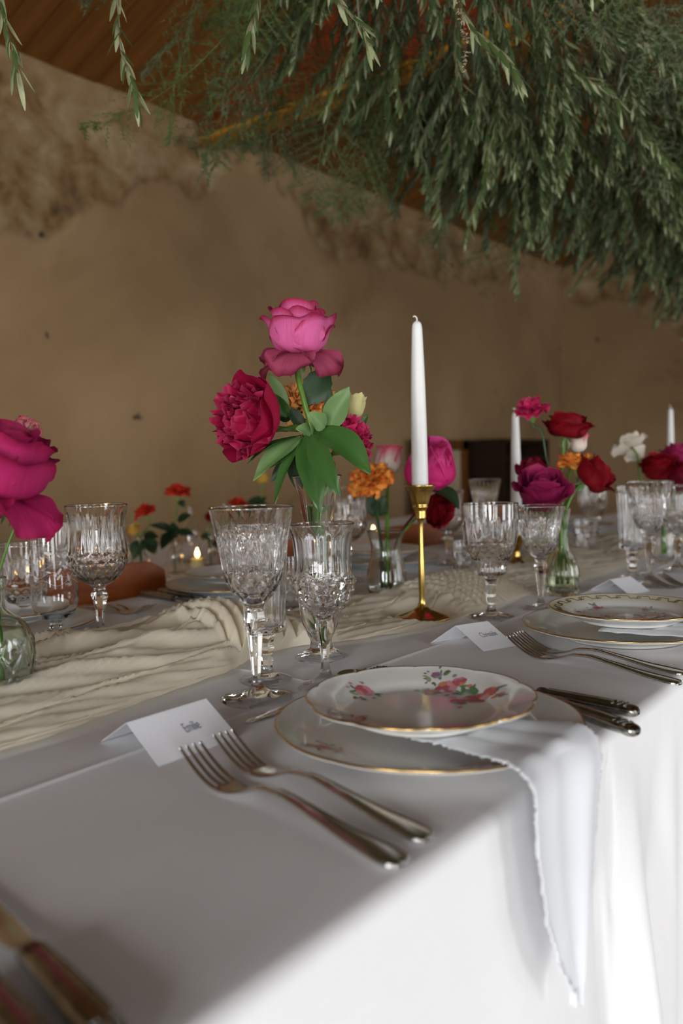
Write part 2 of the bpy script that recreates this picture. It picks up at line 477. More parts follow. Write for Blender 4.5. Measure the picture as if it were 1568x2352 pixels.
while x < FAR_X:
    o = po if k == 0 else po.copy()
    if k: COL.objects.link(o)
    o.location = (x, (e0 + RIDGE_Y) / 2, EAVE + ((WALL_Y - (e0 + RIDGE_Y) / 2)) * SL + rnd.uniform(-0.003, 0.003))
    o.rotation_euler = (-math.atan(SL), 0, 0)
    x += 0.118; k += 1
# tie beam crossing the room
beam = bpy.data.objects.new('ceiling_beam', None); COL.objects.link(beam); beam['kind'] = 'structure'
mb = MB(); mb.box((2.94, (NEAR_Y + WALL_Y) / 2, 2.75), (0.15, WALL_Y - NEAR_Y, 0.40)); mb.build('beam_body', M['beam'], beam, smooth=False)
mb = MB(); mb.box((2.945, (NEAR_Y + WALL_Y) / 2, 2.54), (0.13, WALL_Y - NEAR_Y, 0.02)); mb.build('beam_soffit_board', M['beam_under'], beam, smooth=False)

# ------------------------------------------------------------------ the long table and its cloth
TZ = 0.75
EDGE0, EDGE1 = 0.266, 1.27
TX0, TX1 = -0.9, 4.6
tb = thing('banquet_table', 'long banquet table standing under the white tablecloth', 'table', ((TX0 + TX1) / 2, (EDGE0 + EDGE1) / 2, 0))
cx, cy = (TX0 + TX1) / 2, (EDGE0 + EDGE1) / 2
mb = MB(); mb.box((0, 0, TZ - 0.024), (TX1 - TX0 - 0.04, EDGE1 - EDGE0 - 0.05, 0.04)); mb.build('tabletop', M['dark_wood'], tb, smooth=False)
for a in (-1, -0.33, 0.33, 1):
    for b in (-1, 1):
        mb = MB(); mb.box((a * 2.5, b * 0.42, 0.353), (0.05, 0.05, 0.706)); mb.build('leg', M['dark_wood'], tb, smooth=False)

def cloth_axis(a, b, step, fine, fstep=0.002, fr=0.012):
    pts = list(np.arange(a, b, step)) + [b]
    for c in fine:
        pts += list(np.arange(c - fr, c + fr + 1e-6, fstep))
    pts = np.unique(np.round(np.array(pts), 5))
    return pts[(pts >= a) & (pts <= b)]
CREASE_T = [0.695, 1.9, 3.1]
CREASE_N = [0.572, 0.93]
xs = cloth_axis(TX0, TX1, 0.025, CREASE_T)
xs = np.unique(np.r_[xs, np.arange(0.2, 1.25, 0.006)])
xs = xs[np.r_[True, np.diff(xs) > 0.0008]]
yt = cloth_axis(EDGE0 + 0.02, EDGE1 - 0.02, 0.012, CREASE_N)
def crease(d, h):        # an ironed fold: a fine raised ridge
    return h * np.exp(-(d / 0.0025) ** 2) + 0.35 * h * np.exp(-(d / 0.012) ** 2)
rows = []
# near drop (bottom to top), rounded edge, top, rounded far edge, far drop
zdrop = np.linspace(0.2, TZ - 0.0125, 46)
def folds(x, s):         # s: depth below the edge
    amp = np.clip((s - 0.03) / 0.30, 0, 1)
    wgt = np.clip((x - 0.64) / 0.08, 0, 1)
    f = 0.020 * np.sin(x * 27 + 0.6) + 0.012 * np.sin(x * 51 + 1.0) + 0.006 * np.sin(x * 95 + s * 3)
    left = 0.004 * np.sin(x * 9 + 2.0)
    slit = 0.045 * np.exp(-((x - 0.672 - 0.06 * (s - 0.08)) / 0.009) ** 2) * np.clip((s - 0.10) / 0.18, 0, 1)
    slit2 = 0.020 * np.exp(-((x - 0.703) / 0.005) ** 2) * np.clip((s - 0.02) / 0.05, 0, 1) * np.clip((0.16 - s) / 0.1, 0, 1)
    return amp * (wgt * f + (1 - wgt) * left) - slit - slit2
for z in zdrop:
    s = TZ - z
    rows.append(np.stack([xs, EDGE0 - 0.0018 - 0.02 * s - folds(xs, s), np.full_like(xs, z)], -1))
for a in np.linspace(0, PI / 2, 8):
    rows.append(np.stack([xs, np.full_like(xs, EDGE0 + 0.010 - 0.012 * math.cos(a)), np.full_like(xs, TZ - 0.010 + 0.010 * math.sin(a))], -1))
for y in yt:
    z = TZ + sum(crease(xs - c, 0.0016) for c in CREASE_T) + sum(crease(y - c, 0.0016) for c in CREASE_N)
    z = z + 0.0006 * np.sin(xs * 13 + y * 7) * np.sin(y * 19 + xs * 3)
    rows.append(np.stack([xs, np.full_like(xs, y), z], -1))
for a in np.linspace(PI / 2, 0, 6):
    rows.append(np.stack([xs, np.full_like(xs, EDGE1 - 0.016 + 0.018 * math.cos(a)), np.full_like(xs, TZ - 0.016 + 0.016 * math.sin(a))], -1))
for z in np.linspace(TZ - 0.03, 0.50, 8):
    rows.append(np.stack([xs, EDGE1 + 0.004 + 0.03 * (TZ - z) * (1 + np.sin(xs * 22)), np.full_like(xs, z)], -1))
o = make_obj('tablecloth', np.concatenate(rows), grid_faces(len(rows), len(xs)), M['linen'])
tag(o, 'white tablecloth with ironed creases draped over the long front table', 'tablecloth')

# ------------------------------------------------------------------ gauze runner
def build_runner():
    us = np.unique(np.r_[np.arange(-0.4, 0.30, 0.012), np.arange(0.30, 1.7, 0.0032), np.arange(1.7, 4.4, 0.012)])
    nv = 120
    v = np.linspace(-1, 1, nv)
    U, Vv = np.meshgrid(us, v, indexing='ij')
    kt = [-0.4, 0.30, 0.42, 0.55, 0.66, 0.74, 0.80, 0.88, 1.0, 1.12, 1.22, 1.32, 1.45, 1.7, 2.2, 3, 4.4]
    front = np.interp(us, kt, [0.645, 0.642, 0.636, 0.658, 0.662, 0.70, 0.70, 0.655, 0.628, 0.632, 0.64, 0.655, 0.645, 0.64, 0.65, 0.65, 0.65])
    back = np.interp(us, kt, [0.95, 0.95, 0.95, 0.955, 0.94, 0.90, 0.90, 0.90, 0.89, 0.86, 0.85, 0.86, 0.89, 0.92, 0.92, 0.92, 0.92])
    ht = np.interp(us, kt, [0.02, 0.024, 0.036, 0.050, 0.050, 0.072, 0.062, 0.028, 0.020, 0.030, 0.050, 0.046, 0.028, 0.030, 0.03, 0.03, 0.03])
    wt = np.interp(us, kt, [0, 0, 0, 0, 0.0, 0.95, 0.95, 0.1, 0.0, 0.1, 0.95, 0.9, 0.1, 0, 0, 0, 0])
    sm = lambda a: np.convolve(np.pad(a, 6, 'edge'), np.ones(13) / 13, 'valid')
    front, back, ht, wt = sm(front), sm(back), sm(ht), sm(wt)
    wt = np.clip((wt - 0.38) * 4, 0, 1); wt = wt * wt * (3 - 2 * wt)
    C = ((front + back) / 2)[:, None]; Hw = ((back - front) / 2)[:, None]
    Y = C + Hw * Vv
    def fbm(sx, sy, ox, oct=3):
        out = np.zeros_like(U)
        rng = np.random.RandomState(ox)
        for k in range(9 * oct):
            f = 2 ** (k // 9); a = rng.uniform(0, 2 * PI); ph = rng.uniform(0, 2 * PI)
            out += np.sin((U * sx * math.cos(a) + Y * sy * math.sin(a)) * f * rng.uniform(0.7, 1.4) + ph) / f / 3.2
        return out
    w4 = fbm(3, 5, 41); w1 = fbm(3, 10, 3); w2 = fbm(10, 30, 11); w3 = fbm(4, 7, 29)
    def ridge(p): return 1 - np.abs(np.sin(p)) ** 0.75
    pA = Y * 62 + 2.2 * w1 + 2.6 * w4            # folds running along the table
    pB = U * 330 + (Y - C) * 60 + 1500 * (Y - C) ** 2 + 1.6 * w1 + 2.2 * w4     # pleats across, where it is gathered
    pC = Y * 120 + U * 22 + 2.5 * w3 + 1.4 * w2
    pA2 = Y * 135 + U * 20 + 2.6 * w1 + 4.5 * w4
    F = (1 - wt[:, None]) * (0.58 * ridge(pA) + 0.42 * ridge(pA2)) + wt[:, None] * (0.5 + 0.5 * np.cos(pB)) ** 0.8
    dome = np.clip(1 - np.abs(Vv) ** 2.4, 0, 1) ** 0.8
    lump = np.clip(0.72 + 0.42 * w3, 0.25, 1.3)
    Hh = ht[:, None]
    Z = Hh * dome * lump * (0.55 + 0.5 * F) + (0.0042 * ridge(Y * 230 + U * 30 + 3.5 * w1 + 3 * w3 + 0.5 * w2) + 0.0018 * ridge(Y * 420 - U * 45 + 4 * w1 + 4 * w3 + 0.6 * w2)) * (0.25 + dome) * (1 - 0.7 * wt[:, None])
    Z += 0.004 * (1 - dome) * (0.5 + 0.5 * w2)
    Y2 = Y + (1 - wt[:, None]) * 0.011 * np.sin(2 * pA + 0.9) * dome + 0.012 * w1 * (np.abs(Vv) > 0.8) * (np.abs(Vv) - 0.8) * 5
    X2 = U + wt[:, None] * 0.0035 * np.sin(pB + 0.6) * dome
    Zf = TZ + 0.0025 + np.clip(Z, 0, None)
    # pressed flat where the candlestick stands on it
    for (px, py, pr) in ((1.077, 0.692, 0.046), (1.640, 0.830, 0.04), (1.225, 0.845, 0.032), (2.62, 0.72, 0.04)):
        d = np.hypot(X2 - px, Y2 - py)
        k = np.clip((d - pr) / 0.03, 0, 1)
        Zf = TZ + 0.0025 + (Zf - TZ - 0.0025) * (k * k * (3 - 2 * k))
    P = np.stack([X2, Y2, Zf], -1)
    return make_obj('table_runner', P.reshape(-1, 3), grid_faces(len(us), nv), M['gauze'])
o = build_runner()
tag(o, 'crumpled cream gauze runner trailing along the middle of the table', 'table runner')

# ------------------------------------------------------------------ cut glass
def tri(x): return np.abs(2 * (x - np.floor(x)) - 1)
def facet(th, n):        # polygon factor of an n-sided stem
    a = (th % (2 * PI / n)) - PI / n
    return math.cos(PI / n) / np.cos(a)
def diamonds(th, z, n, pitch, depth):
    a = tri(n * th / (2 * PI) + z / pitch); b = tri(n * th / (2 * PI) - z / pitch)
    return -depth * (1 - np.minimum(a, b)) ** 1.0
def band(z, a, b, s=0.004):
    return np.clip((z - a) / s, 0, 1) * np.clip((b - z) / s, 0, 1)

def crisp(o, z0, z1):
    """cut zone: leave the facets hard"""
    me = o.data
    z = np.empty(len(me.vertices) * 3); me.vertices.foreach_get('co', z); z = z.reshape(-1, 3)
    r = np.hypot(z[:, 0], z[:, 1])
    fl = [not all(z0 < z[v, 2] < z1 for v in p.vertices) or (p.normal.x * p.center.x + p.normal.y * p.center.y) < 0 for p in me.polygons]
    me.polygons.foreach_set('use_smooth', fl)

def stemware(name, label, cat, loc, keys, zf, zb, segs, relief, group=None, wall=0.0012, floor_t=0.004, rz=0.0, npts=150, mat='glass', names=('foot', 'stem', 'bowl'), stem_sides=6, cut=None):
    """foot, stem and bowl as three open shells that meet edge to edge, so the glass is one solid with a hollow bowl"""
    K = curve_pts(keys, npts)
    K[:, 0] = np.maximum(K[:, 0], 0.0008)
    z = K[:, 1]
    i0 = int(np.argmax(z > zf)); i1 = int(np.argmax(z > zb))
    root = thing(name, label, cat, loc, rz, group)
    th = np.linspace(0, 2 * PI, segs, endpoint=False)
    def rel(T, Z, R):
        d = relief(T, Z, R)
        st = band(Z, zf, zb, 0.006)
        return d * (1 - st) + st * R * (facet(T, stem_sides) - 1.0) if stem_sides else d
    outer = revolve(K[:, 0], z, segs, rel)
    m = M[mat]
    if zf > 0 and i0 > 1:
        bot = np.stack([0.0005 * np.cos(th), 0.0005 * np.sin(th), np.full(segs, 0.0015)], -1)
        V = np.concatenate([bot[None], outer[:i0 + 1]])
        F = grid_faces(len(V), segs, True).tolist(); F.append(list(range(segs))[::-1])
        make_obj(names[0], V.reshape(-1, 3), F, m, root)
        make_obj(names[1], outer[i0:i1 + 1].reshape(-1, 3), grid_faces(i1 - i0 + 1, segs, True), m, root)
        base = outer[i1:]
        cap = None
    else:
        bot = np.stack([0.0005 * np.cos(th), 0.0005 * np.sin(th), np.full(segs, 0.0012)], -1)
        base = np.concatenate([bot[None], outer]); cap = True
    # inner surface
    zin0 = zb + floor_t
    zi = np.linspace(z[-1] - 0.0003, zin0, 60)
    ro = np.interp(zi, z[i1:], K[i1:, 0])
    t = np.clip((zi - zin0) / 0.012, 0, 1)
    ri = np.maximum(ro - wall - 0.0012 * (1 - np.clip((zi - zb) / (z[-1] - zb), 0, 1)), 0.0004) * np.sqrt(np.clip(1 - (1 - t) ** 2, 0, 1))
    ri = np.maximum(ri, 0.0004)
    hw = (K[-1, 0] - ri[0]) / 2; rc = (K[-1, 0] + ri[0]) / 2
    inner = revolve(ri, zi, segs)
    lip = [[(rc + hw * math.cos(b)) * np.cos(th), (rc + hw * math.cos(b)) * np.sin(th), np.full(segs, z[-1] + hw * math.sin(b))] for b in (0.5, 1.1, 1.57, 2.05, 2.65)]
    V = np.concatenate([base, np.stack(lip).transpose(0, 2, 1), inner])
    F = grid_faces(len(V), segs, True).tolist()
    n = len(V) * segs
    F.append(list(range(n - segs, n)))
    if cap: F.append(list(range(segs))[::-1])
    bo_ = make_obj(names[2], V.reshape(-1, 3), F, m, root)
    if cut: crisp(bo_, *cut)
    return root

def relief_fan(z0, z1, n=12):
    """diamond cuts low down, tall pointed blades above them, shallow flutes to the rim"""
    def f(T, Z, R):
        t = (Z - z0) / (z1 - z0)
        d = diamonds(T, Z, n, 0.017, 0.0024) * band(t, 0.03, 0.34, 0.05)
        ph = n * T / (2 * PI)
        w_ = np.clip((0.80 - t) / 0.5, 0.02, 1)
        bl = np.clip(1 - tri(ph) / np.maximum(w_, 0.02), 0, 1)
        bl2 = np.clip(1 - tri(ph + 0.5 + 0.6 * (t - 0.3)) / np.maximum(w_ * 0.55, 0.02), 0, 1)
        bl3 = np.clip(1 - tri(ph + 0.5 - 0.6 * (t - 0.3)) / np.maximum(w_ * 0.55, 0.02), 0, 1)
        d = d - 0.0023 * np.maximum(bl, np.maximum(bl2, bl3)) * band(t, 0.30, 0.80, 0.06)
        d = d - 0.0006 * np.abs(np.sin(n * T)) * band(t, 0.62, 0.97, 0.1)
        return d
    return f
def relief_hob(z0, zm, z1, n=14):
    def f(T, Z, R):
        a = tri(n * T / (2 * PI) + Z / 0.019); b = tri(n * T / (2 * PI) - Z / 0.019)
        hob = 0.0052 * (np.minimum(a, b)) ** 0.9 * band(Z, z0, zm, 0.005) - 0.0012 * band(Z, z0, zm, 0.005)
        fl = -0.0011 * np.abs(np.cos(6 * T)) ** 3 * band(Z, zm - 0.004, z1 - 0.004, 0.01)
        return hob + fl
    return f
def relief_long(z0, zm, z1, n=16):
    """diamonds in the belly, long teardrop flutes above"""
    def f(T, Z, R):
        d = diamonds(T, Z, n, 0.016, 0.0024) * band(Z, z0, zm, 0.004)
        t = (Z - zm) / (z1 - zm)
        ph = n * T / (2 * PI)
        wdt = np.clip(1.05 - t * 0.9, 0.12, 1)
        d = d - 0.0017 * np.clip(1 - tri(ph) / wdt, 0, 1) * band(t, 0.0, 0.95, 0.08)
        return d
    return f
def relief_panels(n, depth, z0, z1):
    return lambda T, Z, R: -depth * np.abs(np.cos(n * T / 2)) ** 4 * band(Z, z0, z1, 0.008)
def relief_none(T, Z, R): return np.zeros_like(R + T)

GA = [(0.0360, 0.0), (0.0365, 0.0015), (0.030, 0.004), (0.012, 0.009), (0.0050, 0.018), (0.0052, 0.034), (0.0068, 0.052), (0.0088, 0.073), (0.0110, 0.082), (0.0100, 0.090),
      (0.0102, 0.096), (0.0150, 0.101), (0.0232, 0.110), (0.0300, 0.125), (0.0332, 0.143), (0.0359, 0.161), (0.0395, 0.179), (0.0432, 0.1965)]
gobA = stemware('water_goblet', 'tallest cut crystal goblet with fan cuts in front of the bouquet vase', 'glass', (0.6179, 0.5982, 0.7500), GA, 0.012, 0.097, 168, relief_fan(0.099, 0.196), 'fan cut crystal goblets', cut=(0.098, 0.178))
GB = [(0.0300, 0.0), (0.0305, 0.0015), (0.026, 0.004), (0.0133, 0.0085), (0.0070, 0.015), (0.0046, 0.023), (0.0052, 0.042), (0.0090, 0.060), (0.0098, 0.067), (0.0092, 0.074),
      (0.0110, 0.078), (0.0180, 0.084), (0.0262, 0.095), (0.0310, 0.107), (0.0322, 0.117), (0.0306, 0.1265), (0.0300, 0.137), (0.0312, 0.156), (0.0350, 0.175)]
gobB = stemware('wine_goblet', 'hobnail crystal goblet with studded belly just behind the flowered plate', 'glass', (0.6915, 0.5673, 0.7500), GB, 0.012, 0.077, 168, relief_hob(0.079, 0.122, 0.175), 'hobnail goblets', cut=(0.078, 0.126))
FL = [(0.0285, 0.0), (0.0290, 0.0015), (0.022, 0.005), (0.009, 0.010), (0.0072, 0.016), (0.0085, 0.024), (0.0080, 0.030), (0.0100, 0.036), (0.0085, 0.042), (0.0110, 0.048), (0.0105, 0.0525),
      (0.0200, 0.0555), (0.0226, 0.060), (0.0236, 0.080), (0.0250, 0.110), (0.0268, 0.140), (0.0292, 0.172)]
flute = stemware('champagne_flute', 'ribbed straight champagne flute half hidden behind the tallest goblet', 'glass', (0.6770, 0.6400, 0.7500), FL, 0.012, 0.053, 144, relief_panels(16, 0.0016, 0.056, 0.165), 'ribbed flutes')
GC = [(0.0340, 0.0), (0.0345, 0.0015), (0.027, 0.004), (0.010, 0.009), (0.0060, 0.015), (0.0074, 0.034), (0.0084, 0.056), (0.0140, 0.062), (0.0232, 0.067), (0.0236, 0.076), (0.0236, 0.082),
      (0.0300, 0.091), (0.0370, 0.106), (0.0398, 0.120), (0.0416, 0.146), (0.0420, 0.172)]
gobC = stemware('ribbed_goblet', 'two tiered crystal goblet with arched flutes right of the brass candlestick', 'glass', (1.1356, 0.6057, 0.7500), GC, 0.011, 0.058, 160,
                lambda T, Z, R: relief_long(0.088, 0.112, 0.150, 16)(T, Z, R) - 0.0022 * np.abs(np.cos(10 * T)) * band(Z, 0.064, 0.082, 0.004), 'two tiered goblets')
gobD = stemware('small_goblet', 'smaller fan cut goblet in front of the ribbed bulb vase', 'glass', (1.2406, 0.5739, 0.7500), [(r * 0.9, z * 0.83) for r, z in GA], 0.010, 0.0805, 144, relief_fan(0.082, 0.163), 'small fan cut goblets', cut=(0.08, 0.148))
GE = [(0.0340, 0.0), (0.0345, 0.0015), (0.028, 0.004), (0.0090, 0.008), (0.0060, 0.020), (0.0074, 0.046), (0.0100, 0.057), (0.0124, 0.0655), (0.0100, 0.071), (0.0092, 0.077), (0.0190, 0.083), (0.0300, 0.092),
      (0.0395, 0.108), (0.0405, 0.118), (0.0388, 0.142), (0.0380, 0.160), (0.0417, 0.189)]
gobE = stemware('diamond_goblet', 'diamond cut crystal goblet at the far side, in front of the wooden chair back', 'glass', (0.7049, 0.9749, 0.7500), GE, 0.011, 0.079, 160, relief_long(0.083, 0.122, 0.185, 18), 'diamond cut goblets', cut=(0.08, 0.124))
FE = [(0.0290, 0.0), (0.0295, 0.0015), (0.022, 0.005), (0.0085, 0.011), (0.0080, 0.0165), (0.0105, 0.021), (0.0090, 0.026), (0.0130, 0.0295), (0.0220, 0.0335), (0.0290, 0.044), (0.0318, 0.056), (0.0314, 0.100), (0.0313, 0.166)]
etch = stemware('etched_flute', 'plain straight flute with an etched floral band, left of the diamond cut goblet', 'glass', (0.6799, 1.0431, 0.7500), FE, 0.012, 0.028, 96, relief_none)
# etched band: frosted leaves and tendrils lying on the glass
M['frost'] = simple_mat('etched_frost', (0.85, 0.87, 0.88, 1), 0.6, 0.0, 60, 0.1, 0.0, Transmission_Weight=0.55)
rnd = random.Random(12)
mb = MB()
for k in range(46):
    th = rnd.uniform(0, 2 * PI); zc = rnd.gauss(0.108, 0.016); L = rnd.uniform(0.0025, 0.0058); a0 = rnd.uniform(0, 2 * PI)
    pts = []
    for q in range(8):
        b = q / 8 * 2 * PI
        px, pz = L * math.cos(b), 0.38 * L * math.sin(b)
        X = px * math.cos(a0) - pz * math.sin(a0); Zz = px * math.sin(a0) + pz * math.cos(a0)
        tt = th + X / 0.0317
        pts.append((0.0319 * math.cos(tt), 0.0319 * math.sin(tt), zc + Zz))
    mb.add(pts, [list(range(8))])
for k in range(5):
    ph = rnd.uniform(0, 6); pts = []
    for q in range(60):
        tt = q / 60 * 2 * PI
        pts.append((0.0319 * math.cos(tt), 0.0319 * math.sin(tt), 0.128 - 0.011 * k + 0.004 * math.sin(tt * 5 + ph)))
    mb.tube(pts, 0.00022, 4)
mb.build('etched_band', M['frost'], etch)
GF = [(0.0300, 0.0), (0.0305, 0.0015), (0.022, 0.004), (0.0090, 0.008), (0.0058, 0.016), (0.0062, 0.028), (0.0110, 0.034), (0.0240, 0.041), (0.0320, 0.055), (0.0362, 0.080), (0.0390, 0.127)]
gobF = stemware('short_goblet', 'short cut goblet at the left border, behind the green lattice bottle', 'glass', (0.7113, 1.1726, 0.7500), GF, 0.010, 0.035, 120, relief_long(0.040, 0.066, 0.110, 14), 'short cut goblets')

# vases ---------------------------------------------------------------------
VA = [(0.0325, 0.0), (0.0333, 0.002), (0.0260, 0.006), (0.0155, 0.012), (0.0135, 0.0175), (0.0135, 0.022), (0.0180, 0.033), (0.0230, 0.044), (0.0254, 0.056), (0.0260, 0.074), (0.0245, 0.095), (0.0200, 0.118),
      (0.0176, 0.140), (0.0183, 0.165), (0.0219, 0.187), (0.0262, 0.208), (0.0304, 0.223)]
def relief_swirl(T, Z, R):
    d = -0.0016 * np.abs(np.sin(6 * (T + Z * 28))) * band(Z, 0.018, 0.092, 0.012)
    return d - 0.0012 * np.abs(np.cos(4 * T)) ** 3 * band(Z, 0.092, 0.215, 0.012) - 0.0016 * np.abs(np.cos(5 * T)) ** 3 * band(Z, -0.01, 0.011, 0.003)
vaseA = stemware('bouquet_vase', 'tall footed crystal vase with flared rim holding the main bouquet', 'vase', (0.7956, 0.6584, 0.7500), VA, 0.012, 0.0215, 144, relief_swirl, wall=0.0028, floor_t=0.006, stem_sides=0, names=('foot', 'stem', 'vase_body'))
VB = [(0.0180, 0.0), (0.0235, 0.002), (0.0310, 0.010), (0.0348, 0.024), (0.0330, 0.046), (0.0285, 0.066), (0.0258, 0.082), (0.0272, 0.098), (0.0300, 0.109), (0.0325, 0.116)]
vaseB = stemware('tulip_vase', 'small clear bulb bottomed vase with a dark red stem, behind the brass candlestick', 'vase', (1.1823, 0.8290, 0.7545), VB, 0, 0.0, 96, relief_none, wall=0.002, stem_sides=0, names=('foot', 'stem', 'vase_body'), npts=80)
VC = [(0.0240, 0.0), (0.0262, 0.002), (0.0290, 0.012), (0.0305, 0.026), (0.0300, 0.042), (0.0240, 0.062), (0.0150, 0.078), (0.0115, 0.092), (0.0115, 0.112), (0.0135, 0.135), (0.0170, 0.150)]
vaseC = stemware('ribbed_vase', 'olive tinted ribbed bulb vase holding red roses right of the goblets', 'vase', (1.3845, 0.6013, 0.7500), VC, 0, 0.0, 120, lambda T, Z, R: -0.0026 * np.abs(np.cos(7 * T)) ** 2 * band(Z, 0.004, 0.085, 0.01), wall=0.0022, stem_sides=0, mat='olive_glass', names=('foot', 'stem', 'vase_body'), npts=90)
VD = [(0.0210, 0.0), (0.0225, 0.002), (0.0225, 0.03), (0.0215, 0.06), (0.0170, 0.075), (0.0125, 0.085), (0.0130, 0.10), (0.0150, 0.105)]
vaseD = stemware('bud_vase', 'small clear bud vase with white and red blooms near the right border', 'vase', (1.9051, 0.5892, 0.7500), VD, 0, 0.0, 64, relief_none, wall=0.002, stem_sides=0, names=('foot', 'stem', 'vase_body'), npts=60)
VE = [(0.0300, 0.0), (0.0325, 0.003), (0.0328, 0.03), (0.0326, 0.06), (0.0310, 0.076), (0.0240, 0.090), (0.0120, 0.099), (0.0075, 0.105), (0.0070, 0.118), (0.0078, 0.124), (0.0100, 0.128), (0.0098, 0.134)]
bottle = stemware('lattice_bottle', 'pale green glass bottle with raised diamond lattice at the left border', 'vase', (0.4436, 0.7789, 0.7500), VE, 0, 0.0, 144,
                  lambda T, Z, R: 0.0013 * np.clip(1 - np.minimum(tri(9 * T / (2 * PI) + Z / 0.042), tri(9 * T / (2 * PI) - Z / 0.042)) / 0.16, 0, 1) * band(Z, 0.004, 0.078, 0.006),
                  wall=0.0026, stem_sides=0, mat='green_glass', names=('foot', 'stem', 'bottle_body'))
def water(root, keys, level, wall=0.003, z0=0.008):
    K = curve_pts(keys, 80); i = (K[:, 1] > z0) & (K[:, 1] < level)
    r = np.r_[0.0005, np.maximum(K[i, 0] - wall - 0.0024, 0.002), max(np.interp(level, K[:, 1], K[:, 0]) - wall - 0.0024, 0.002), 0.0005]
    z = np.r_[z0, np.maximum(K[i, 1], z0 + 0.001), level, level]
    V = revolve(r, z, 40); F = grid_faces(len(r), 40, True).tolist()
    F.append(list(range(40))[::-1]); F.append(list(range((len(r) - 1) * 40, len(r) * 40)))
    make_obj('water', V.reshape(-1, 3), F, M['water'], root)
water(vaseA, VA, 0.188, 0.0035, 0.032)
water(vaseB, VB, 0.066, 0.0025, 0.010)
water(vaseC, VC, 0.072, 0.0036, 0.010)
water(bottle, VE, 0.085, 0.0032, 0.010)

# small crystal votive behind the hobnail goblet, far glasses (copies of the kinds above)
VT = [(0.026, 0.0), (0.0275, 0.002), (0.0285, 0.02), (0.030, 0.05), (0.033, 0.085)]
votive = stemware('crystal_tumbler', 'cut crystal tumbler standing behind the bouquet vase', 'glass', (1.0225, 0.9039, 0.7500), VT, 0, 0.0, 96, lambda T, Z, R: diamonds(T, Z, 10, 0.03, 0.0018) * band(Z, 0.004, 0.07, 0.006), stem_sides=0, names=('foot', 'stem', 'tumbler_body'), npts=70, group='cut tumblers')
dup(votive, (1.4503, 0.8258, 0.7500), 0.3, 'cut tumbler on the far side between candlestick and two tiered goblet', scale=0.92)
dup(votive, (1.9686, 0.7930, 0.7500), 0.9, 'cut tumbler standing on the runner right of the ribbed bulb vase', scale=1.0)
dup(gobE, (1.3394, 1.0330, 0.7500), 0.5, 'far diamond cut goblet peeking out right of the bouquet vase')
dup(gobE, (1.6669, 0.9959, 0.7500), 1.1, 'far diamond cut goblet behind the brass candlestick, above the cut tumbler', scale=0.9)
dup(gobA, (1.9090, 1.0317, 0.7500), 0.4, 'far fan cut goblet rising behind the two tiered goblet', scale=0.95)
dup(gobC, (2.1981, 0.8647, 0.7500), 0.4, 'far two tiered goblet under the tilted red rose', scale=0.95)
dup(flute, (1.6249, 0.5618, 0.7500), 0.8, 'ribbed flute near the right border, left of the wide fan cut goblet', scale=1.05)
dup(gobA, (1.5578, 0.5068, 0.7500), 0.7, 'wide fan cut goblet near the right border, beside the ribbed flute', scale=0.97)
dup(gobB, (1.7753, 0.5213, 0.7500), 0.2, 'hobnail goblet cut off by the right border under the red roses', scale=1.0)

# ------------------------------------------------------------------ brass candlesticks and tapers
CS = [(0.0005, 0.0), (0.0405, 0.0), (0.0413, 0.002), (0.0385, 0.0045), (0.0262, 0.0085), (0.0140, 0.013), (0.0075, 0.0175), (0.0052, 0.024), (0.0050, 0.06), (0.0050, 0.148), (0.0080, 0.151),
      (0.0082, 0.158), (0.0086, 0.163), (0.0118, 0.167), (0.0112, 0.171), (0.0130, 0.175), (0.0147, 0.181), (0.0178, 0.190), (0.0228, 0.1985), (0.0226, 0.200), (0.0180, 0.1985), (0.0128, 0.193), (0.0126, 0.178), (0.0005, 0.177)]
CT = [(0.0005, 0.0), (0.034, 0.0), (0.0345, 0.002), (0.030, 0.005), (0.014, 0.012), (0.0075, 0.022), (0.0065, 0.034), (0.009, 0.040), (0.012, 0.046), (0.0135, 0.055), (0.017, 0.063), (0.021, 0.068), (0.0208, 0.0695), (0.0160, 0.068), (0.0126, 0.063), (0.0124, 0.052), (0.0005, 0.051)]
def candlestick(label, loc, keys, cut1, cut2, names=('candlestick_foot', 'shaft', 'candle_cup'), scale=1.0):
    root = thing('brass_candlestick', label, 'candlestick', loc, 0, 'brass candlesticks')
    root.scale = (scale,) * 3
    zs = [k[1] for k in keys]
    i, j = cut1, cut2
    for nm, a, b in ((names[0], 0, i), (names[1], i, j), (names[2], j, len(keys) - 1)):
        lathe(nm, keys[a:b + 1], 48, M['brass'], root, dense=True, n=(b - a + 1) * 5)
    return root
def taper(label, loc, h=0.252):
    root = thing('taper_candle', label, 'candle', loc, 0, 'white taper candles')
    lathe('candle_body', [(0.0005, 0), (0.0120, 0.0005), (0.0122, 0.004), (0.0116, h * 0.4), (0.0100, h * 0.7), (0.0078, h * 0.92), (0.0072, h * 0.955), (0.0056, h * 0.975), (0.0022, h * 0.985), (0.0005, h * 0.988)], 40, M['wax'], root, n=60)
    mb = MB(); mb.tube(curve_pts([(0, 0, h * 0.98), (0, 0, h * 1.0), (-0.0016, 0.002, h * 1.012), (-0.0045, 0.0035, h * 1.008)], 8), 0.0011, 6)
    mb.build('wick', M['wick'], root)
    return root
p1 = (1.0660, 0.6838, 0.7525)
candlestick('tall slender brass candlestick on the runner in front', p1, CS, 6, 10)
taper('tall white unlit taper in the front brass candlestick', (p1[0], p1[1], p1[2] + 0.1775), 0.267)
p2 = (1.6894, 0.8366, 0.7525)
candlestick('short brass candlestick behind the gap between the two right goblets', p2, CT, 5, 8)
taper('white unlit taper standing left of the red roses', (p2[0], p2[1], p2[2] + 0.0515), 0.288)
p3 = (2.9060, 0.8758, 0.7525)
candlestick('far short brass candlestick hidden behind the roses at the right border', p3, CT, 5, 8)
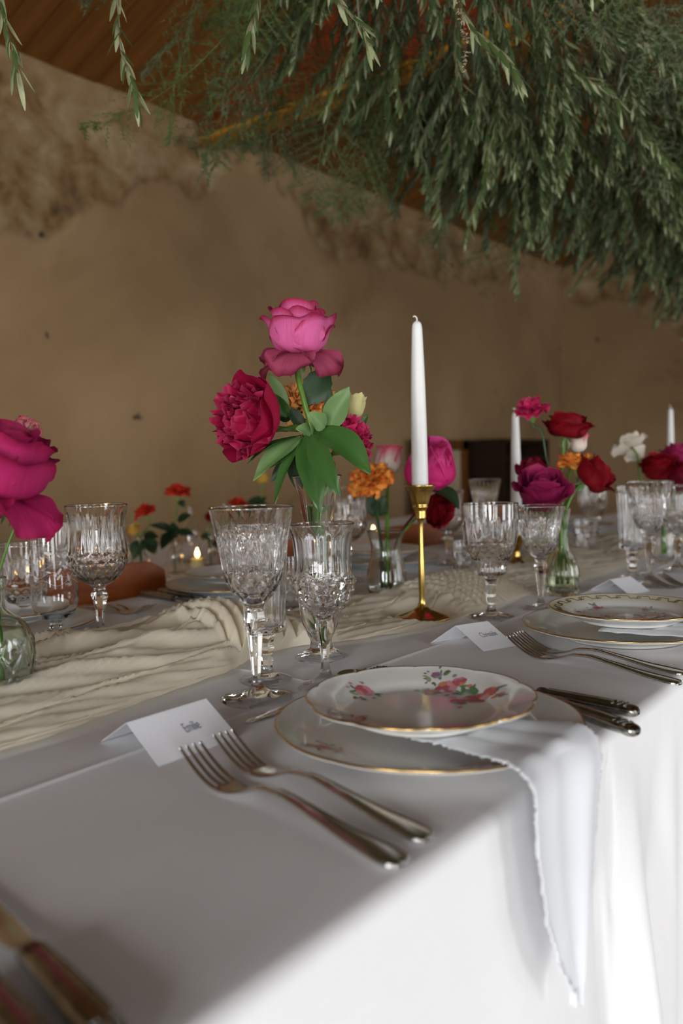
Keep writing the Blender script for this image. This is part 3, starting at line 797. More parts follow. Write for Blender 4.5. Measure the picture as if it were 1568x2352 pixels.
taper('white unlit taper furthest off, at the right border above dark roses', (p3[0], p3[1], p3[2] + 0.0515), 0.34)

# ------------------------------------------------------------------ plates
PLATE_R = 0.130
def plate_keys(R, h):
    return [(0.0005, 0.003), (R * 0.55, 0.003), (R * 0.57, 0.0005), (R * 0.60, 0.0005), (R * 0.63, 0.004), (R * 0.75, h * 0.45), (R * 0.97, h * 0.93), (R, h), (R * 0.995, h + 0.0022),
            (R * 0.96, h * 0.98 + 0.0015), (R * 0.76, h * 0.52 + 0.003), (R * 0.66, 0.0072), (R * 0.60, 0.0060), (0.0005, 0.0060)]
def plate_z(R, h, r):    # upper surface
    return float(np.interp(r, [0, R * 0.60, R * 0.66, R * 0.76, R * 0.96, R], [0.0060, 0.0060, 0.0072, h * 0.52 + 0.003, h * 0.98 + 0.0015, h + 0.0022]))
def scallop(R, n, d):
    return lambda T, Z, Rr: -d * (Rr / R) ** 6 * (1 - np.abs(np.sin(n * T / 2)) ** 0.6)
def plate(name, label, loc, R, h, mat, n_sc, d_sc, group, rim_w=0.0011, rz=0.0, rim_mat='gold', tag_it=True):
    root = thing(name, label, 'plate', loc, rz, group)
    lathe('plate_body', plate_keys(R, h), 128, M[mat], root, scallop(R, n_sc, d_sc), dense=False) if False else None
    K = curve_pts(plate_keys(R, h), 110); K[:, 0] = np.maximum(K[:, 0], 0.0004)
    V = revolve(K[:, 0], K[:, 1], 128, scallop(R, n_sc, d_sc))
    F = grid_faces(len(K), 128, True).tolist()
    make_obj('plate_body', V.reshape(-1, 3), F, M[mat], root)
    th = np.linspace(0, 2 * PI, 160, endpoint=False)
    pts = []
    ring = []
    for (dr, dz) in ((0.0003, -0.0006), (0.0007, 0.0004), (0.0001, 0.0014), (-rim_w, 0.0011), (-rim_w, -0.0004)):
        rr = R + scallop(R, n_sc, d_sc)(th, 0, np.full_like(th, R)) + dr
        ring.append(np.stack([rr * np.cos(th), rr * np.sin(th), np.full_like(th, h + 0.0012 + dz)], -1))
    V = np.stack(ring); Vf = V.transpose(1, 0, 2).reshape(-1, 3)
    nF = []
    for i in range(160):
        for j in range(5):
            nF.append([i * 5 + j, ((i + 1) % 160) * 5 + j, ((i + 1) % 160) * 5 + (j + 1) % 5, i * 5 + (j + 1) % 5])
    make_obj('gold_rim', Vf, nF, M[rim_mat], root)
    return root
PAINT = {n: simple_mat('glaze_' + n, hexc(c), 0.15) for n, c in dict(rose='#bb626a', pink='#d3929a', plum='#8f7288', leaf='#648a60', sage='#9ca88a', coral='#cc866c', brown='#7a6040', teal='#4a7a78', mauve='#a596a4').items()}
def spray(mb_by, R, h, cx, cy, size, seed, pal):
    """painted posy: small petal and leaf shaped strokes lying on the glaze"""
    rnd = random.Random(seed)
    def stroke(x, y, L, Wd, a, col):
        pts = []
        for q in range(8):
            b = q / 8 * 2 * PI
            px, py = L * math.cos(b), Wd * math.sin(b)
            X, Y = x + px * math.cos(a) - py * math.sin(a), y + px * math.sin(a) + py * math.cos(a)
            pts.append((X, Y, plate_z(R, h, math.hypot(X, Y)) + stroke.z))
        stroke.z += 0.000006
        mb_by[col].add(pts, [list(range(8))])
    stroke.z = 0.0005
    for k in range(int(9 * pal.get('leaves', 1))):
        a = rnd.uniform(0, 2 * PI); d = size * rnd.uniform(0.5, 1.15)
        stroke(cx + d * math.cos(a), cy + d * math.sin(a) * 0.8, size * rnd.uniform(0.16, 0.3), size * rnd.uniform(0.06, 0.12), a + rnd.uniform(-0.7, 0.7), rnd.choice(pal['l']))
    for (fx, fy, fs) in pal['f']:
        for k in range(7):
            a = k * 2 * PI / 6 + rnd.uniform(-0.3, 0.3); d = size * fs * (0.42 if k < 6 else 0)
            stroke(cx + size * fx + d * math.cos(a), cy + size * fy + d * math.sin(a), size * fs * 0.36, size * fs * 0.27, a + 1.2, rnd.choice(pal['p']))
    for k in range(6):
        a = rnd.uniform(0, 2 * PI); d = size * rnd.uniform(0.7, 1.2)
        stroke(cx + d * math.cos(a), cy + d * math.sin(a) * 0.9, size * 0.13, size * 0.09, a, rnd.choice(pal['b']))
def print_on(root, R, h, sprays):
    for sp_ in sprays:           # every painted posy is a part of its own
        mb_by = {k: MB() for k in PAINT}
        spray(mb_by, R, h, *sp_)
        me = MB(); idx = []; mats = []
        for k, m_ in PAINT.items():
            if mb_by[k].f:
                me.add(mb_by[k].v, mb_by[k].f); idx += [len(mats)] * len(mb_by[k].f); mats.append(m_)
        o = make_obj('painted_posy', me.v, me.f, mats, root, smooth=False)
        o.data.polygons.foreach_set('material_index', idx)
PAL1 = dict(l=['leaf', 'sage', 'teal', 'leaf'], p=['rose', 'pink', 'coral', 'rose'], b=['plum', 'mauve', 'coral'], f=[(0, 0, 0.62), (-0.55, 0.35, 0.4), (0.5, -0.3, 0.42)])
PAL2 = dict(l=['leaf', 'sage', 'leaf', 'brown'], p=['rose', 'pink', 'rose'], b=['plum', 'mauve', 'pink'], f=[(0.1, 0, 0.75)])
PAL3 = dict(l=['leaf', 'teal', 'sage'], p=['plum', 'rose', 'mauve'], b=['brown', 'plum'], f=[(0, 0, 0.6)], leaves=0.6)

pc = (0.605, 0.385)
charger = plate('charger_plate', 'large gold rimmed dinner plate under the flowered plate in front', (pc[0], pc[1], TZ + 0.001), 0.130, 0.018, 'porcelain', 12, 0.0012, 'gold rimmed dinner plates')
print_on(charger, 0.130, 0.018, [(-0.095, 0.035, 0.018, 41, PAL1), (-0.06, -0.085, 0.02, 42, PAL1), (0.02, 0.10, 0.018, 43, PAL2)])
ps = (0.596, 0.386)
RS = 0.097
small = plate('dessert_plate', 'scalloped flowered dessert plate with gold edge stacked in front', (ps[0], ps[1], TZ + 0.0235), RS, 0.017, 'porcelain', 10, 0.0035, 'flowered dessert plates', 0.0009)
def towards(px, py):     # polar placing on the plate in plate coordinates
    return px, py
print_on(small, RS, 0.017, [(0.008, 0.066, 0.017, 5, PAL2), (0.062, 0.012, 0.024, 8, PAL1), (0.050, -0.025, 0.026, 9, PAL1), (-0.062, 0.030, 0.019, 11, PAL1), (-0.074, 0.012, 0.015, 14, PAL1), (0.075, 0.03, 0.013, 15, PAL3)])

# right place setting
pr = (1.098, 0.392)
charR = dup(charger, (pr[0], pr[1], TZ + 0.001), 1.1, 'large gold rimmed dinner plate under the wreath bordered plate on the right')
wre = plate('wreath_plate', 'small white plate with cream scroll border on the right', (pr[0] + 0.004, pr[1] - 0.004, TZ + 0.0225), 0.100, 0.017, 'porcelain', 1, 0.0, 'wreath plates', 0.001)
# cream band with a dark scroll line
th = np.linspace(0, 2 * PI, 129)[:-1]
ring = [np.stack([r * np.cos(th), r * np.sin(th), np.full_like(th, plate_z(0.100, 0.017, r) + 0.0005)], -1) for r in (0.0800, 0.0850, 0.0900, 0.0950, 0.0975)]
make_obj('cream_border', np.concatenate(ring), grid_faces(5, 128, True), M['cream_band'], wre)
mb = MB()
for k in range(20):
    pts = []
    for q in range(25):
        u = q / 24
        a = (k + u) * 2 * PI / 20; r = 0.0885 + 0.0045 * math.sin(u * 2 * PI) + (0.0015 * math.sin(u * 6 * PI))
        pts.append((r * math.cos(a), r * math.sin(a), plate_z(0.100, 0.017, r) + 0.0009))
    mb.tube(pts, 0.00045, 4)
    a = (k + 0.5) * 2 * PI / 20
    pts = [((0.0885 + 0.004 * math.cos(b)) * math.cos(a + 0.035 * math.sin(b)), (0.0885 + 0.004 * math.cos(b)) * math.sin(a + 0.035 * math.sin(b)), plate_z(0.100, 0.017, 0.0885 + 0.004 * math.cos(b)) + 0.0009) for b in np.linspace(0, 4.6, 12)]
    mb.tube(pts, 0.0004, 4)
mb.build('scroll_border', simple_mat('scroll_ink', hexc('#3a3020'), 0.3), wre)
print_on(wre, 0.100, 0.017, [(0.03, 0.052, 0.013, 21, PAL2), (-0.05, 0.035, 0.010, 22, PAL3), (0.055, -0.005, 0.011, 23, PAL3), (-0.02, 0.02, 0.010, 28, PAL3), (-0.012, -0.022, 0.026, 24, PAL1), (0.012, -0.03, 0.022, 25, PAL1), (-0.045, -0.02, 0.012, 26, PAL3), (-0.01, 0.062, 0.008, 27, PAL3)])

# far side settings
def far_set(x, y, la, lb, lc, rz):
    dup(charger_blue, (x, y, TZ + 0.001), rz, la)
    dup(small_far, (x, y, TZ + 0.0235), rz, lb)
charger_blue = plate('charger_plate', 'pale blue white dinner plate far left under crystal stems', (0.655, 1.135, TZ + 0.001), 0.130, 0.018, 'blue_porcelain', 12, 0.0010, 'far side dinner plates')
small_far = plate('dessert_plate', 'gold rimmed small plate far left behind the etched flute', (0.655, 1.135, TZ + 0.0235), 0.097, 0.016, 'porcelain', 10, 0.003, 'far side dessert plates')
far_set(1.125, 1.135, 'pale dinner plate on the far side behind the tallest goblet', 'small plate on the far side behind the tallest goblet', '', 0.4)
far_set(1.575, 1.115, 'pale dinner plate on the far side behind the small bulb vase', 'small plate on the far side behind the small bulb vase', '', 0.9)
far_set(2.08, 1.12, 'pale dinner plate on the far side behind the two tiered goblet', 'small plate on the far side behind the two tiered goblet', '', 1.4)
far_set(2.62, 1.10, 'pale dinner plate on the far side behind the red roses', 'small plate on the far side behind the red roses', '', 1.9)

# ------------------------------------------------------------------ cutlery
def sweep(stations, nseg=10, power=2.6):
    """stations: (s, half width, half thickness, z centre) along +x"""
    V = []
    th = np.linspace(0, 2 * PI, nseg, endpoint=False)
    c, s_ = np.cos(th), np.sin(th)
    sq = lambda v: np.sign(v) * np.abs(v) ** (2 / power)
    for (s, hw, ht, z) in stations:
        V.append(np.stack([np.full(nseg, s), hw * sq(c), z + ht * sq(s_)], -1))
    V = np.concatenate(V); F = grid_faces(len(stations), nseg, True).tolist()
    F.append(list(range(nseg))); F.append(list(range((len(stations) - 1) * nseg, len(stations) * nseg))[::-1])
    return V, F
ZS = [0.0, 0.05, 0.09, 0.125, 0.15, 0.168, 0.185, 0.20, 0.215, 0.230, 0.247]
ZZ = [0.0030, 0.0065, 0.0115, 0.0150, 0.0125, 0.0060, 0.0030, 0.0032, 0.0072, 0.0140, 0.0240]
def fz(s):
    P = fz.c; return float(np.interp(s, P[:, 0], P[:, 1]))
fz.c = curve_pts(list(zip(ZS, ZZ)), 120)
def make_fork(label, tip, end, group, L=0.247):
    root = thing('dinner_fork', label, 'fork', (end[0], end[1], TZ), math.atan2(tip[1] - end[1], tip[0] - end[0]), group)
    k = math.hypot(tip[0] - end[0], tip[1] - end[1]) / L
    root.scale = (k, k, k)
    hs = [(0.0, 0.0050), (0.004, 0.0098), (0.012, 0.0118), (0.03, 0.0110), (0.06, 0.0082), (0.09, 0.0060), (0.12, 0.0045), (0.145, 0.0040), (0.158, 0.0048), (0.168, 0.0078), (0.178, 0.0115), (0.188, 0.0128), (0.196, 0.0128)]
    hk = curve_pts([(a, b) for a, b in hs], 60)
    V, F = sweep([(a, b, 0.0016 if a > 0.15 or a < 0.1 else 0.0020, fz(a)) for a, b in hk], 12)
    make_obj('handle', V, F, M['silver'], root)
    # raised thread edge along the handle
    mb = MB()
    for sg in (-1, 1):
        mb.tube([(a, sg * b * 0.90, fz(a) + 0.0013) for a, b in hk[2:36]], 0.0007, 5)
    mb.build('thread_edge', M['silver'], root)
    for j in range(4):
        yc = (j - 1.5) * 0.0069
        st = [(s, 0.00235 - 0.0011 * max(0, (s - 0.215) / 0.032), 0.0013 - 0.0004 * max(0, (s - 0.215) / 0.032), fz(s)) for s in np.linspace(0.190, 0.247, 16)]
        V, F = sweep(st, 8); V[:, 1] += yc * np.interp(V[:, 0], [0.19, 0.21, 0.247], [1, 1, 0.97])
        make_obj('tine', V, F, M['silver'], root)
    return root
f1 = make_fork('front silver fork, outer of the pair below the nearest place card', (0.4379, 0.4974, 0.7730), (0.4021, 0.2748, 0.7520), 'silver forks')
def place_fork(tip, end, label, L=0.247):
    k = math.hypot(tip[0] - end[0], tip[1] - end[1]) / L
    return dup(f1, (end[0], end[1], TZ), math.atan2(tip[1] - end[1], tip[0] - end[0]), label, scale=k)
place_fork((0.4751, 0.4994, 0.7730), (0.4391, 0.2799, 0.7520), 'front silver fork, inner of the pair beside the flowered plate')
place_fork((0.9408, 0.4741, 0.7700), (0.8925, 0.2596, 0.7520), 'right pair silver fork, outer one nearer to us, by the second place card')
place_fork((0.9687, 0.4790, 0.7700), (0.9349, 0.2660, 0.7520), 'right pair silver fork, inner one beside the wreath plate')
place_fork((0.8831, 1.0799, 0.7700), (0.865, 1.255, 0.75), 'far side silver fork with tines showing right of the diamond goblet')
place_fork((0.8712, 1.0838, 0.7700), (0.845, 1.255, 0.75), 'far side silver fork tucked behind the first far fork')
place_fork((1.5558, 0.5171, 0.7680), (1.480, 0.275, 0.75), 'distant silver fork at the right border, left one')
place_fork((1.5803, 0.4958, 0.7680), (1.520, 0.275, 0.75), 'distant silver fork at the right border, right one')

def make_knife(label, end, tip, group):
    root = thing('table_knife', label, 'knife', (end[0], end[1], TZ), math.atan2(tip[1] - end[1], tip[0] - end[0]), group)
    hs = [(0.0, 0.0030, 0.0025), (0.003, 0.0070, 0.0048), (0.008, 0.0082, 0.0056), (0.014, 0.0078, 0.0052), (0.02, 0.0086, 0.0056), (0.04, 0.0092, 0.0058), (0.07, 0.0084, 0.0054), (0.095, 0.0072, 0.0050), (0.10, 0.0078, 0.0054), (0.104, 0.0070, 0.0048)]
    hk = curve_pts(hs, 46)
    V, F = sweep([(a, b, c, 0.0066) for a, b, c in hk], 14, 2.3)
    make_obj('handle', V, F, M['dark_silver'], root)
    mb = MB()     # chased ornament: raised beads and ribs at both ends
    rnd = random.Random(3)
    for s in (0.012, 0.018, 0.024):
        for q in range(-2, 3):
            mb.tube([(s - 0.0015, q * 0.0026, 0.0117), (s + 0.0015, q * 0.0026, 0.0120)], [0.0009, 0.0006], 5)
    for sg in (-1, 1):
        mb.tube([(a, sg * b * 0.72, 0.0066 + c * 0.80) for a, b, c in hk[8:40]], 0.0005, 5)
    mb.build('chased_ornament', M['dark_silver'], root)
    bs = curve_pts([(0.103, 0.0050, 0.0022), (0.108, 0.0045, 0.0016), (0.115, 0.0075, 0.0011), (0.16, 0.0088, 0.0010), (0.20, 0.0080, 0.0008), (0.215, 0.0050, 0.0007), (0.221, 0.0014, 0.0005)], 30)
    V, F = sweep([(a, b, c, np.interp(a, [0.1, 0.14, 0.22], [0.0066, 0.0036, 0.0024])) for a, b, c in bs], 8, 2.2)
    make_obj('blade', V, F, M['silver'], root)
    return root
k1 = make_knife('silver knife right of the flowered plate, the one further from us', (0.7594, 0.2575, 0.7550), (0.7831, 0.4254, 0.7550), 'silver table knives')
def place_knife(end, tip, label): return dup(k1, (end[0], end[1], TZ), math.atan2(tip[1] - end[1], tip[0] - end[0]), label)
place_knife((0.7036, 0.2394, 0.7550), (0.7689, 0.3763, 0.7550), 'silver knife right of the flowered plate, the one under the napkin edge')
place_knife((0.199, 0.268, TZ), (0.240, 0.48, TZ), 'blurred silver knife in the near left corner, inner one')
place_knife((0.173, 0.268, TZ), (0.213, 0.48, TZ), 'blurred silver knife in the near left corner, outer one')
place_knife((0.9979, 1.2515, 0.7550), (0.9672, 0.9594, 0.7550), 'far side knife with pale handle, the one nearer to us')
place_knife((1.0353, 1.2484, 0.7550), (1.0154, 0.9914, 0.7550), 'far side knife with pale handle, the one behind')

def make_spoon(label, bowl_end, handle_end, group):
    root = thing('dessert_spoon', label, 'spoon', (handle_end[0], handle_end[1], TZ), math.atan2(bowl_end[1] - handle_end[1], bowl_end[0] - handle_end[0]), group)
    hk = curve_pts([(0, 0.004, 0.0035), (0.006, 0.0085, 0.0036), (0.03, 0.0075, 0.006), (0.07, 0.004, 0.010), (0.11, 0.0030, 0.0085), (0.125, 0.004, 0.0055)], 34)
    V, F = sweep([(a, b, 0.0014, c) for a, b, c in hk], 10)
    make_obj('handle', V, F, M['silver'], root)
    n, m = 22, 14
    V = []
    for i in range(n):
        s = i / (n - 1)
        wd = 0.0185 * math.sin(PI * (0.04 + 0.96 * s * 0.985 + 0.0)) ** 0.62 * (1.05 - 0.25 * s)
        for j in range(m):
            u = j / (m - 1) * 2 - 1
            V.append((0.122 + 0.056 * s, wd * u, 0.0022 + 0.0065 * (u * u * math.sin(PI * min(1, max(0, s))) ** 0.5 + (2 * s - 1) ** 2 * (1 - u * u) * 0.75)))
    make_obj('spoon_bowl', V, grid_faces(n, m), M['silver'], root)
    return root
sp = make_spoon('silver dessert spoon above the flowered plate, lying behind it', (0.7314, 0.5583, 0.7500), (0.585, 0.527, TZ), 'dessert spoons')
dup(sp, (0.86, 0.973, TZ), math.pi + 0.05, 'silver spoon at the foot of the diamond goblet on the far side')
place_knife((0.7678, 0.5400, 0.7500), (0.56, 0.545, TZ), 'silver dessert knife above the flowered plate, tip toward the nearest card')

# ------------------------------------------------------------------ place cards
def place_card(label, a, b, c, top1, top2, text=None):
    """folded card: a-b near foot of the front leaf, c foot of the back leaf under top1"""
    a, b, c, t1, t2 = (Vector(v) for v in (a, b, c, top1, top2))
    a.z = b.z = c.z = TZ + 0.0008
    d = c + (b - a)
    root = thing('place_card', label, 'place card', a, 0, 'folded place cards')
    def leaf(name, q):
        q = [v - a for v in q]
        nrm = (q[1] - q[0]).cross(q[3] - q[0]).normalized() * 0.00035
        V = q + [v - nrm for v in q]
        make_obj(name, V, [(0, 1, 2, 3), (7, 6, 5, 4), (0, 4, 5, 1), (1, 5, 6, 2), (2, 6, 7, 3), (3, 7, 4, 0)], M['card'], root, smooth=False)
    t2 = b + (t1 - a)
    leaf('front_leaf', [a, b, t2, t1]); leaf('back_leaf', [c, t1, t2, d])
    if text:
        X = (b - a).normalized(); Y = ((t1 - a) - X * (t1 - a).dot(X)).normalized(); Z = X.cross(Y)
        cu = bpy.data.curves.new('name_lettering', 'FONT'); cu.body = text
        cu.align_x = 'CENTER'; cu.align_y = 'CENTER'; cu.size = 1.0; cu.extrude = 0.004; cu.offset = -0.016
        cu.space_character = 0.92
        cu.materials.append(M['ink'])
        o = bpy.data.objects.new('name_lettering', cu); COL.objects.link(o); o.parent = root
        R = Matrix((X, Y, Z)).transposed().to_4x4()
        mid = (b - a) * 0.60 + (t1 - a) * 0.52
        bpy.context.view_layer.update()
        me = bpy.data.meshes.new_from_object(o.evaluated_get(bpy.context.evaluated_depsgraph_get()))
        bpy.data.objects.remove(o)
        o = link_mesh('name_lettering', me, root)
        o.matrix_local = Matrix.Translation(mid + Z * 0.0004) @ R @ Matrix.Diagonal((0.0080, 0.0155, 0.0125, 1))
    return root
place_card('nearest white folded place card with printed lettering, behind the front forks', (0.4312, 0.5280, 0.7500), (0.5186, 0.5257, 0.7500), (0.4425, 0.6187, 0.7500), (0.4338, 0.5707, 0.7780), (0.5217, 0.5630, 0.7780), 'Emilie')
place_card('white folded place card with printed lettering in the middle, before the brass candlestick', (0.9265, 0.5057, 0.7500), (0.9763, 0.4861, 0.7500), (0.9327, 0.5869, 0.7500), (0.9476, 0.5573, 0.7740), (1.0088, 0.5304, 0.7740), 'Christ\u00e8le')
place_card('white folded place card blurred on the right, before the ribbed flute', (1.4348, 0.5014, 0.7500), (1.4930, 0.4857, 0.7500), (1.4423, 0.5775, 0.7500), (1.4529, 0.5421, 0.7720), (1.5447, 0.5388, 0.7720))
place_card('white folded place card on the far side between far knives and tallest goblet', (1.0372, 0.9772, 0.7500), (0.9938, 0.9857, 0.7500), (1.0753, 1.0179, 0.7500), (1.0124, 0.9562, 0.7700), (0.9753, 0.9687, 0.7700))

# ------------------------------------------------------------------ napkins
def drape(name, label, path, width_fn, nu=26, nv=70, rz=0.0, loc=(0, 0, 0), group=None, fringe=0.0025, seed=1):
    """cloth strip: path gives the run of the cloth, width_fn its left and right border"""
    P = curve_pts(path, nv)
    rnd = random.Random(seed)
    V = []
    for i in range(nv):
        s = i / (nv - 1)
        k0 = min(1, max(0, (0.262 - P[i][0]) / 0.012))
        xl, xr = width_fn((0.40 - P[i][0]) + max(0.0, 0.771 - P[i][1]) * (P[i][0] < 0.254))
        for j in range(nu):
            u = j / (nu - 1)
            x = xl + (xr - xl) * u
            if j in (0, nu - 1): x += rnd.uniform(-1, 1) * min(fringe, 0.12 * (xr - xl))
            k = k0
            d = 0.003 * math.sin(u * 7 + s * 3) * k + 0.0015 * math.sin(u * 16 + 2)
            V.append((x, P[i][0] - d * k, P[i][1] + (1 - k) * 0.002 * abs(math.sin(u * 9))))
    o = make_obj(name, V, grid_faces(nv, nu), M['napkin'])
    tag(o, label, 'napkin', group)
    md = o.modifiers.new('thickness', 'SOLIDIFY'); md.thickness = 0.0012; md.offset = 1
    return o
def wf(q):
    xl = np.interp(q, [0, 0.084, 0.126, 0.15, 0.18, 0.256, 0.300, 0.330], [0.560, 0.546, 0.530, 0.514, 0.502, 0.514, 0.534, 0.556])
    xr = np.interp(q, [0, 0.10, 0.15, 0.18, 0.215, 0.290, 0.318, 0.330], [0.630, 0.637, 0.636, 0.626, 0.617, 0.590, 0.574, 0.562])
    return xl, xr
drape('napkin', 'white frayed napkin hanging from under the flowered plate over the table edge', [(0.400, 0.7685), (0.34, 0.7705), (0.300, 0.7725), (0.272, 0.7765), (0.256, 0.7760), (0.244, 0.762), (0.241, 0.72), (0.237, 0.66), (0.234, 0.598)], wf, nu=40, nv=150, group='white cotton napkins')
def wf2(s):
    return 1.03 + 0.005 * math.sin(s * 9), 1.115 + 0.004 * math.sin(s * 7)
drape('napkin', 'white napkin peeking out under the wreath plate on the right', [(0.40, 0.7695), (0.35, 0.7705), (0.305, 0.7725), (0.262, 0.7745), (0.243, 0.771), (0.232, 0.755), (0.229, 0.72), (0.225, 0.62)], wf2, nv=40, group='white cotton napkins', seed=5)

# ------------------------------------------------------------------ flowers
def petal_mesh(name, L, W, a0, a1, curl, mat, nu=9, nv=10, wrap=1.0, ruffle=0.0, rf=3.0, r0=0.003, seed=0, fringe=0.0, tipround=0.35, notch=0.0, waist=0.28):
    """one petal standing on the flower axis: a0 and a1 are its slopes (degrees from the axis) at foot and top, curl bends the lip out"""
    rnd = random.Random(seed)
    ph = rnd.uniform(0, 6.28); ph2 = rnd.uniform(0, 6.28)
    V = np.zeros((nv, nu, 3)); UV = np.zeros((nv, nu, 2))
    us = np.linspace(-1, 1, nu)
    N_ = 40
    vv = np.linspace(0, 1, N_)
    bl = np.clip(vv / 0.66, 0, 1)
    ang = np.radians(a0 + (a1 - a0) * (bl * bl * (3 - 2 * bl)) + curl * np.clip((vv - 0.62) / 0.38, 0, 1) ** 2)
    rr = r0 + np.r_[0, np.cumsum(np.sin((ang[1:] + ang[:-1]) / 2)) * L / (N_ - 1)]
    zz = np.r_[0, np.cumsum(np.cos((ang[1:] + ang[:-1]) / 2)) * L / (N_ - 1)]
    for j, u in enumerate(us):
        for i in range(nv):
            v = i / (nv - 1)
            ve = v * (1 - tipround * abs(u) ** 2.4 - notch * math.exp(-(u / 0.25) ** 2))
            if fringe: ve *= 1 + fringe * (abs(((u * 5.5 + ph) % 1) - 0.5) * 2 - 0.5) * v * v + fringe * 0.5 * math.sin(u * 23 + ph2) * v * v
            ve = min(1.0, ve)
            r = float(np.interp(ve, vv, rr)); z = float(np.interp(ve, vv, zz)); a = float(np.interp(ve, vv, ang))
            wd = W / 2 * (waist + (1 - waist) * math.sin(min(1, v / 0.68) * PI / 2) ** 1.1)
            s = u * wd
            Rc = max(0.45 * W, r * 1.05) / max(wrap, 0.05)
            t = max(-2.6, min(2.6, s / Rc))
            x = Rc * math.sin(t); inn = Rc * (1 - math.cos(t))
            nz = ruffle * v ** 2 * (math.sin(u * rf + ph) * 0.6 + math.sin(u * rf * 2.3 + ph2) * 0.4 + 0.5 * math.sin(v * 9 + u * 2 + ph2) * abs(u))
            inn -= nz
            V[i, j] = (r - inn * math.cos(a), x, z + inn * math.sin(a))
            UV[i, j] = (u * 0.5 + 0.5, v)
    me = bpy.data.meshes.new(name)
    me.from_pydata(V.reshape(-1, 3).tolist(), [], grid_faces(nv, nu).tolist())
    me.polygons.foreach_set('use_smooth', [True] * len(me.polygons))
    lay = me.uv_layers.new(name='UVMap')
    li = np.empty(len(me.loops), dtype=np.int32); me.loops.foreach_get('vertex_index', li)
    lay.data.foreach_set('uv', UV.reshape(-1, 2)[li].ravel())
    me.materials.append(mat)
    return me

def frame_of(d):
    return Vector(d).normalized().to_track_quat('Z', 'Y').to_matrix().to_4x4()

def leaf_mesh(name, L, W, mat, bend=0.6, fold=0.35, nu=7, nv=12, shape=0.42, serr=0.0):
    """leaf along +x from the origin, drooping by bend, folded along the midrib"""
    V = []; UV = []
    ang = 0.0; x = z = 0.0
    for i in range(nv):
        v = i / (nv - 1)
        if i: 
            ang = -bend * v; x += math.cos(ang) * L / (nv - 1); z += math.sin(ang) * L / (nv - 1)
        wd = W / 2 * (math.sin(PI * v ** shape_pow(shape)) ** 0.85 if 0 < v < 1 else 0.0) + 0.0004
        for j in range(nu):
            u = j / (nu - 1) * 2 - 1
            ww = wd * (1 + (serr * (1 if i % 2 else -1) if abs(u) > 0.99 else 0))
            up = fold * abs(u) * wd + 0.06 * W * math.sin(v * 8 + u * 3) * abs(u)
            V.append((x - up * math.sin(ang), u * ww * math.cos(fold * 0.6), z + up * math.cos(ang))); UV.append((u * 0.5 + 0.5, v))
    me = bpy.data.meshes.new(name)
    me.from_pydata(V, [], grid_faces(nv, nu).tolist())
    me.polygons.foreach_set('use_smooth', [True] * len(me.polygons))
    lay = me.uv_layers.new(name='UVMap')
    li = np.empty(len(me.loops), dtype=np.int32); me.loops.foreach_get('vertex_index', li)
    lay.data.foreach_set('uv', np.array(UV)[li].ravel())
    me.materials.append(mat)
    return me
def shape_pow(p): return math.log(0.5) / math.log(p)

def add_leaf(root, base, tip, W, mat, up=(0, 0, 1), bend=0.5, fold=0.35, roll=0.0, serr=0.0):
    """base and tip in world coordinates; the blade bulges to the up side"""
    b, t = Vector(base) - root.location, Vector(tip) - root.location
    d = t - b; L = d.length
    k = bend / 2
    me = leaf_mesh('leaf', L * (1 + bend * bend / 20), W, M[mat], bend, fold, serr=serr)
    X = d.normalized(); U = Vector(up); Zz = (U - X * U.dot(X)).normalized(); Yy = Zz.cross(X)
    R = Matrix((X, Yy, Zz)).transposed().to_4x4()
    o = link_mesh('leaf', me, root, Matrix.Translation(b) @ R @ Matrix.Rotation(roll, 4, 'X') @ Matrix.Rotation(-k, 4, 'Y'))
    return o

def add_stem(root, pts, rad, mat='stem', n=26):
    P = [Vector(p) - root.location for p in pts]
    V, F = tube_geo(curve_pts(P, n), rad, 8)
    return make_obj('stem', V, F, M[mat], root)

def add_petals(root, head, d, sets, scale=1.0, seed=0, spin=0.0, joined=False, squash=1.0):
    """sets: list of (list of meshes, count, angle jitter, size jitter, z offset, tilt jitter)"""
    rnd = random.Random(seed)
    H = Matrix.Translation(Vector(head) - root.location) @ frame_of(d) @ Matrix.Rotation(spin, 4, 'Z') @ Matrix.Diagonal((scale, scale, scale * squash, 1))
    if joined:
        mb = MB()
        mt = None
    for meshes, cnt, aj, sj, zo, tj in sets:
        off = rnd.uniform(0, 6.28)
        for k in range(cnt):
            me = rnd.choice(meshes)
            a = off + k * 2 * PI / cnt + rnd.uniform(-aj, aj)
            s = 1 + rnd.uniform(-sj, sj)
            m4 = H @ Matrix.Translation((0, 0, zo)) @ Matrix.Rotation(a, 4, 'Z') @ Matrix.Rotation(rnd.uniform(-tj, tj), 4, 'Y') @ Matrix.Scale(s, 4)
            if joined:
                mt = me.materials[0]
                vs = [m4 @ v.co for v in me.vertices]
                uvl = [None] * len(me.vertices)
                for lp in me.loops: uvl[lp.vertex_index] = tuple(me.uv_layers[0].data[lp.index].uv)
                mb.add(vs, [list(p.vertices) for p in me.polygons], uvl)
            else:
                link_mesh('petal', me, root, m4)
    if joined: mb.build('petals', mt, root)

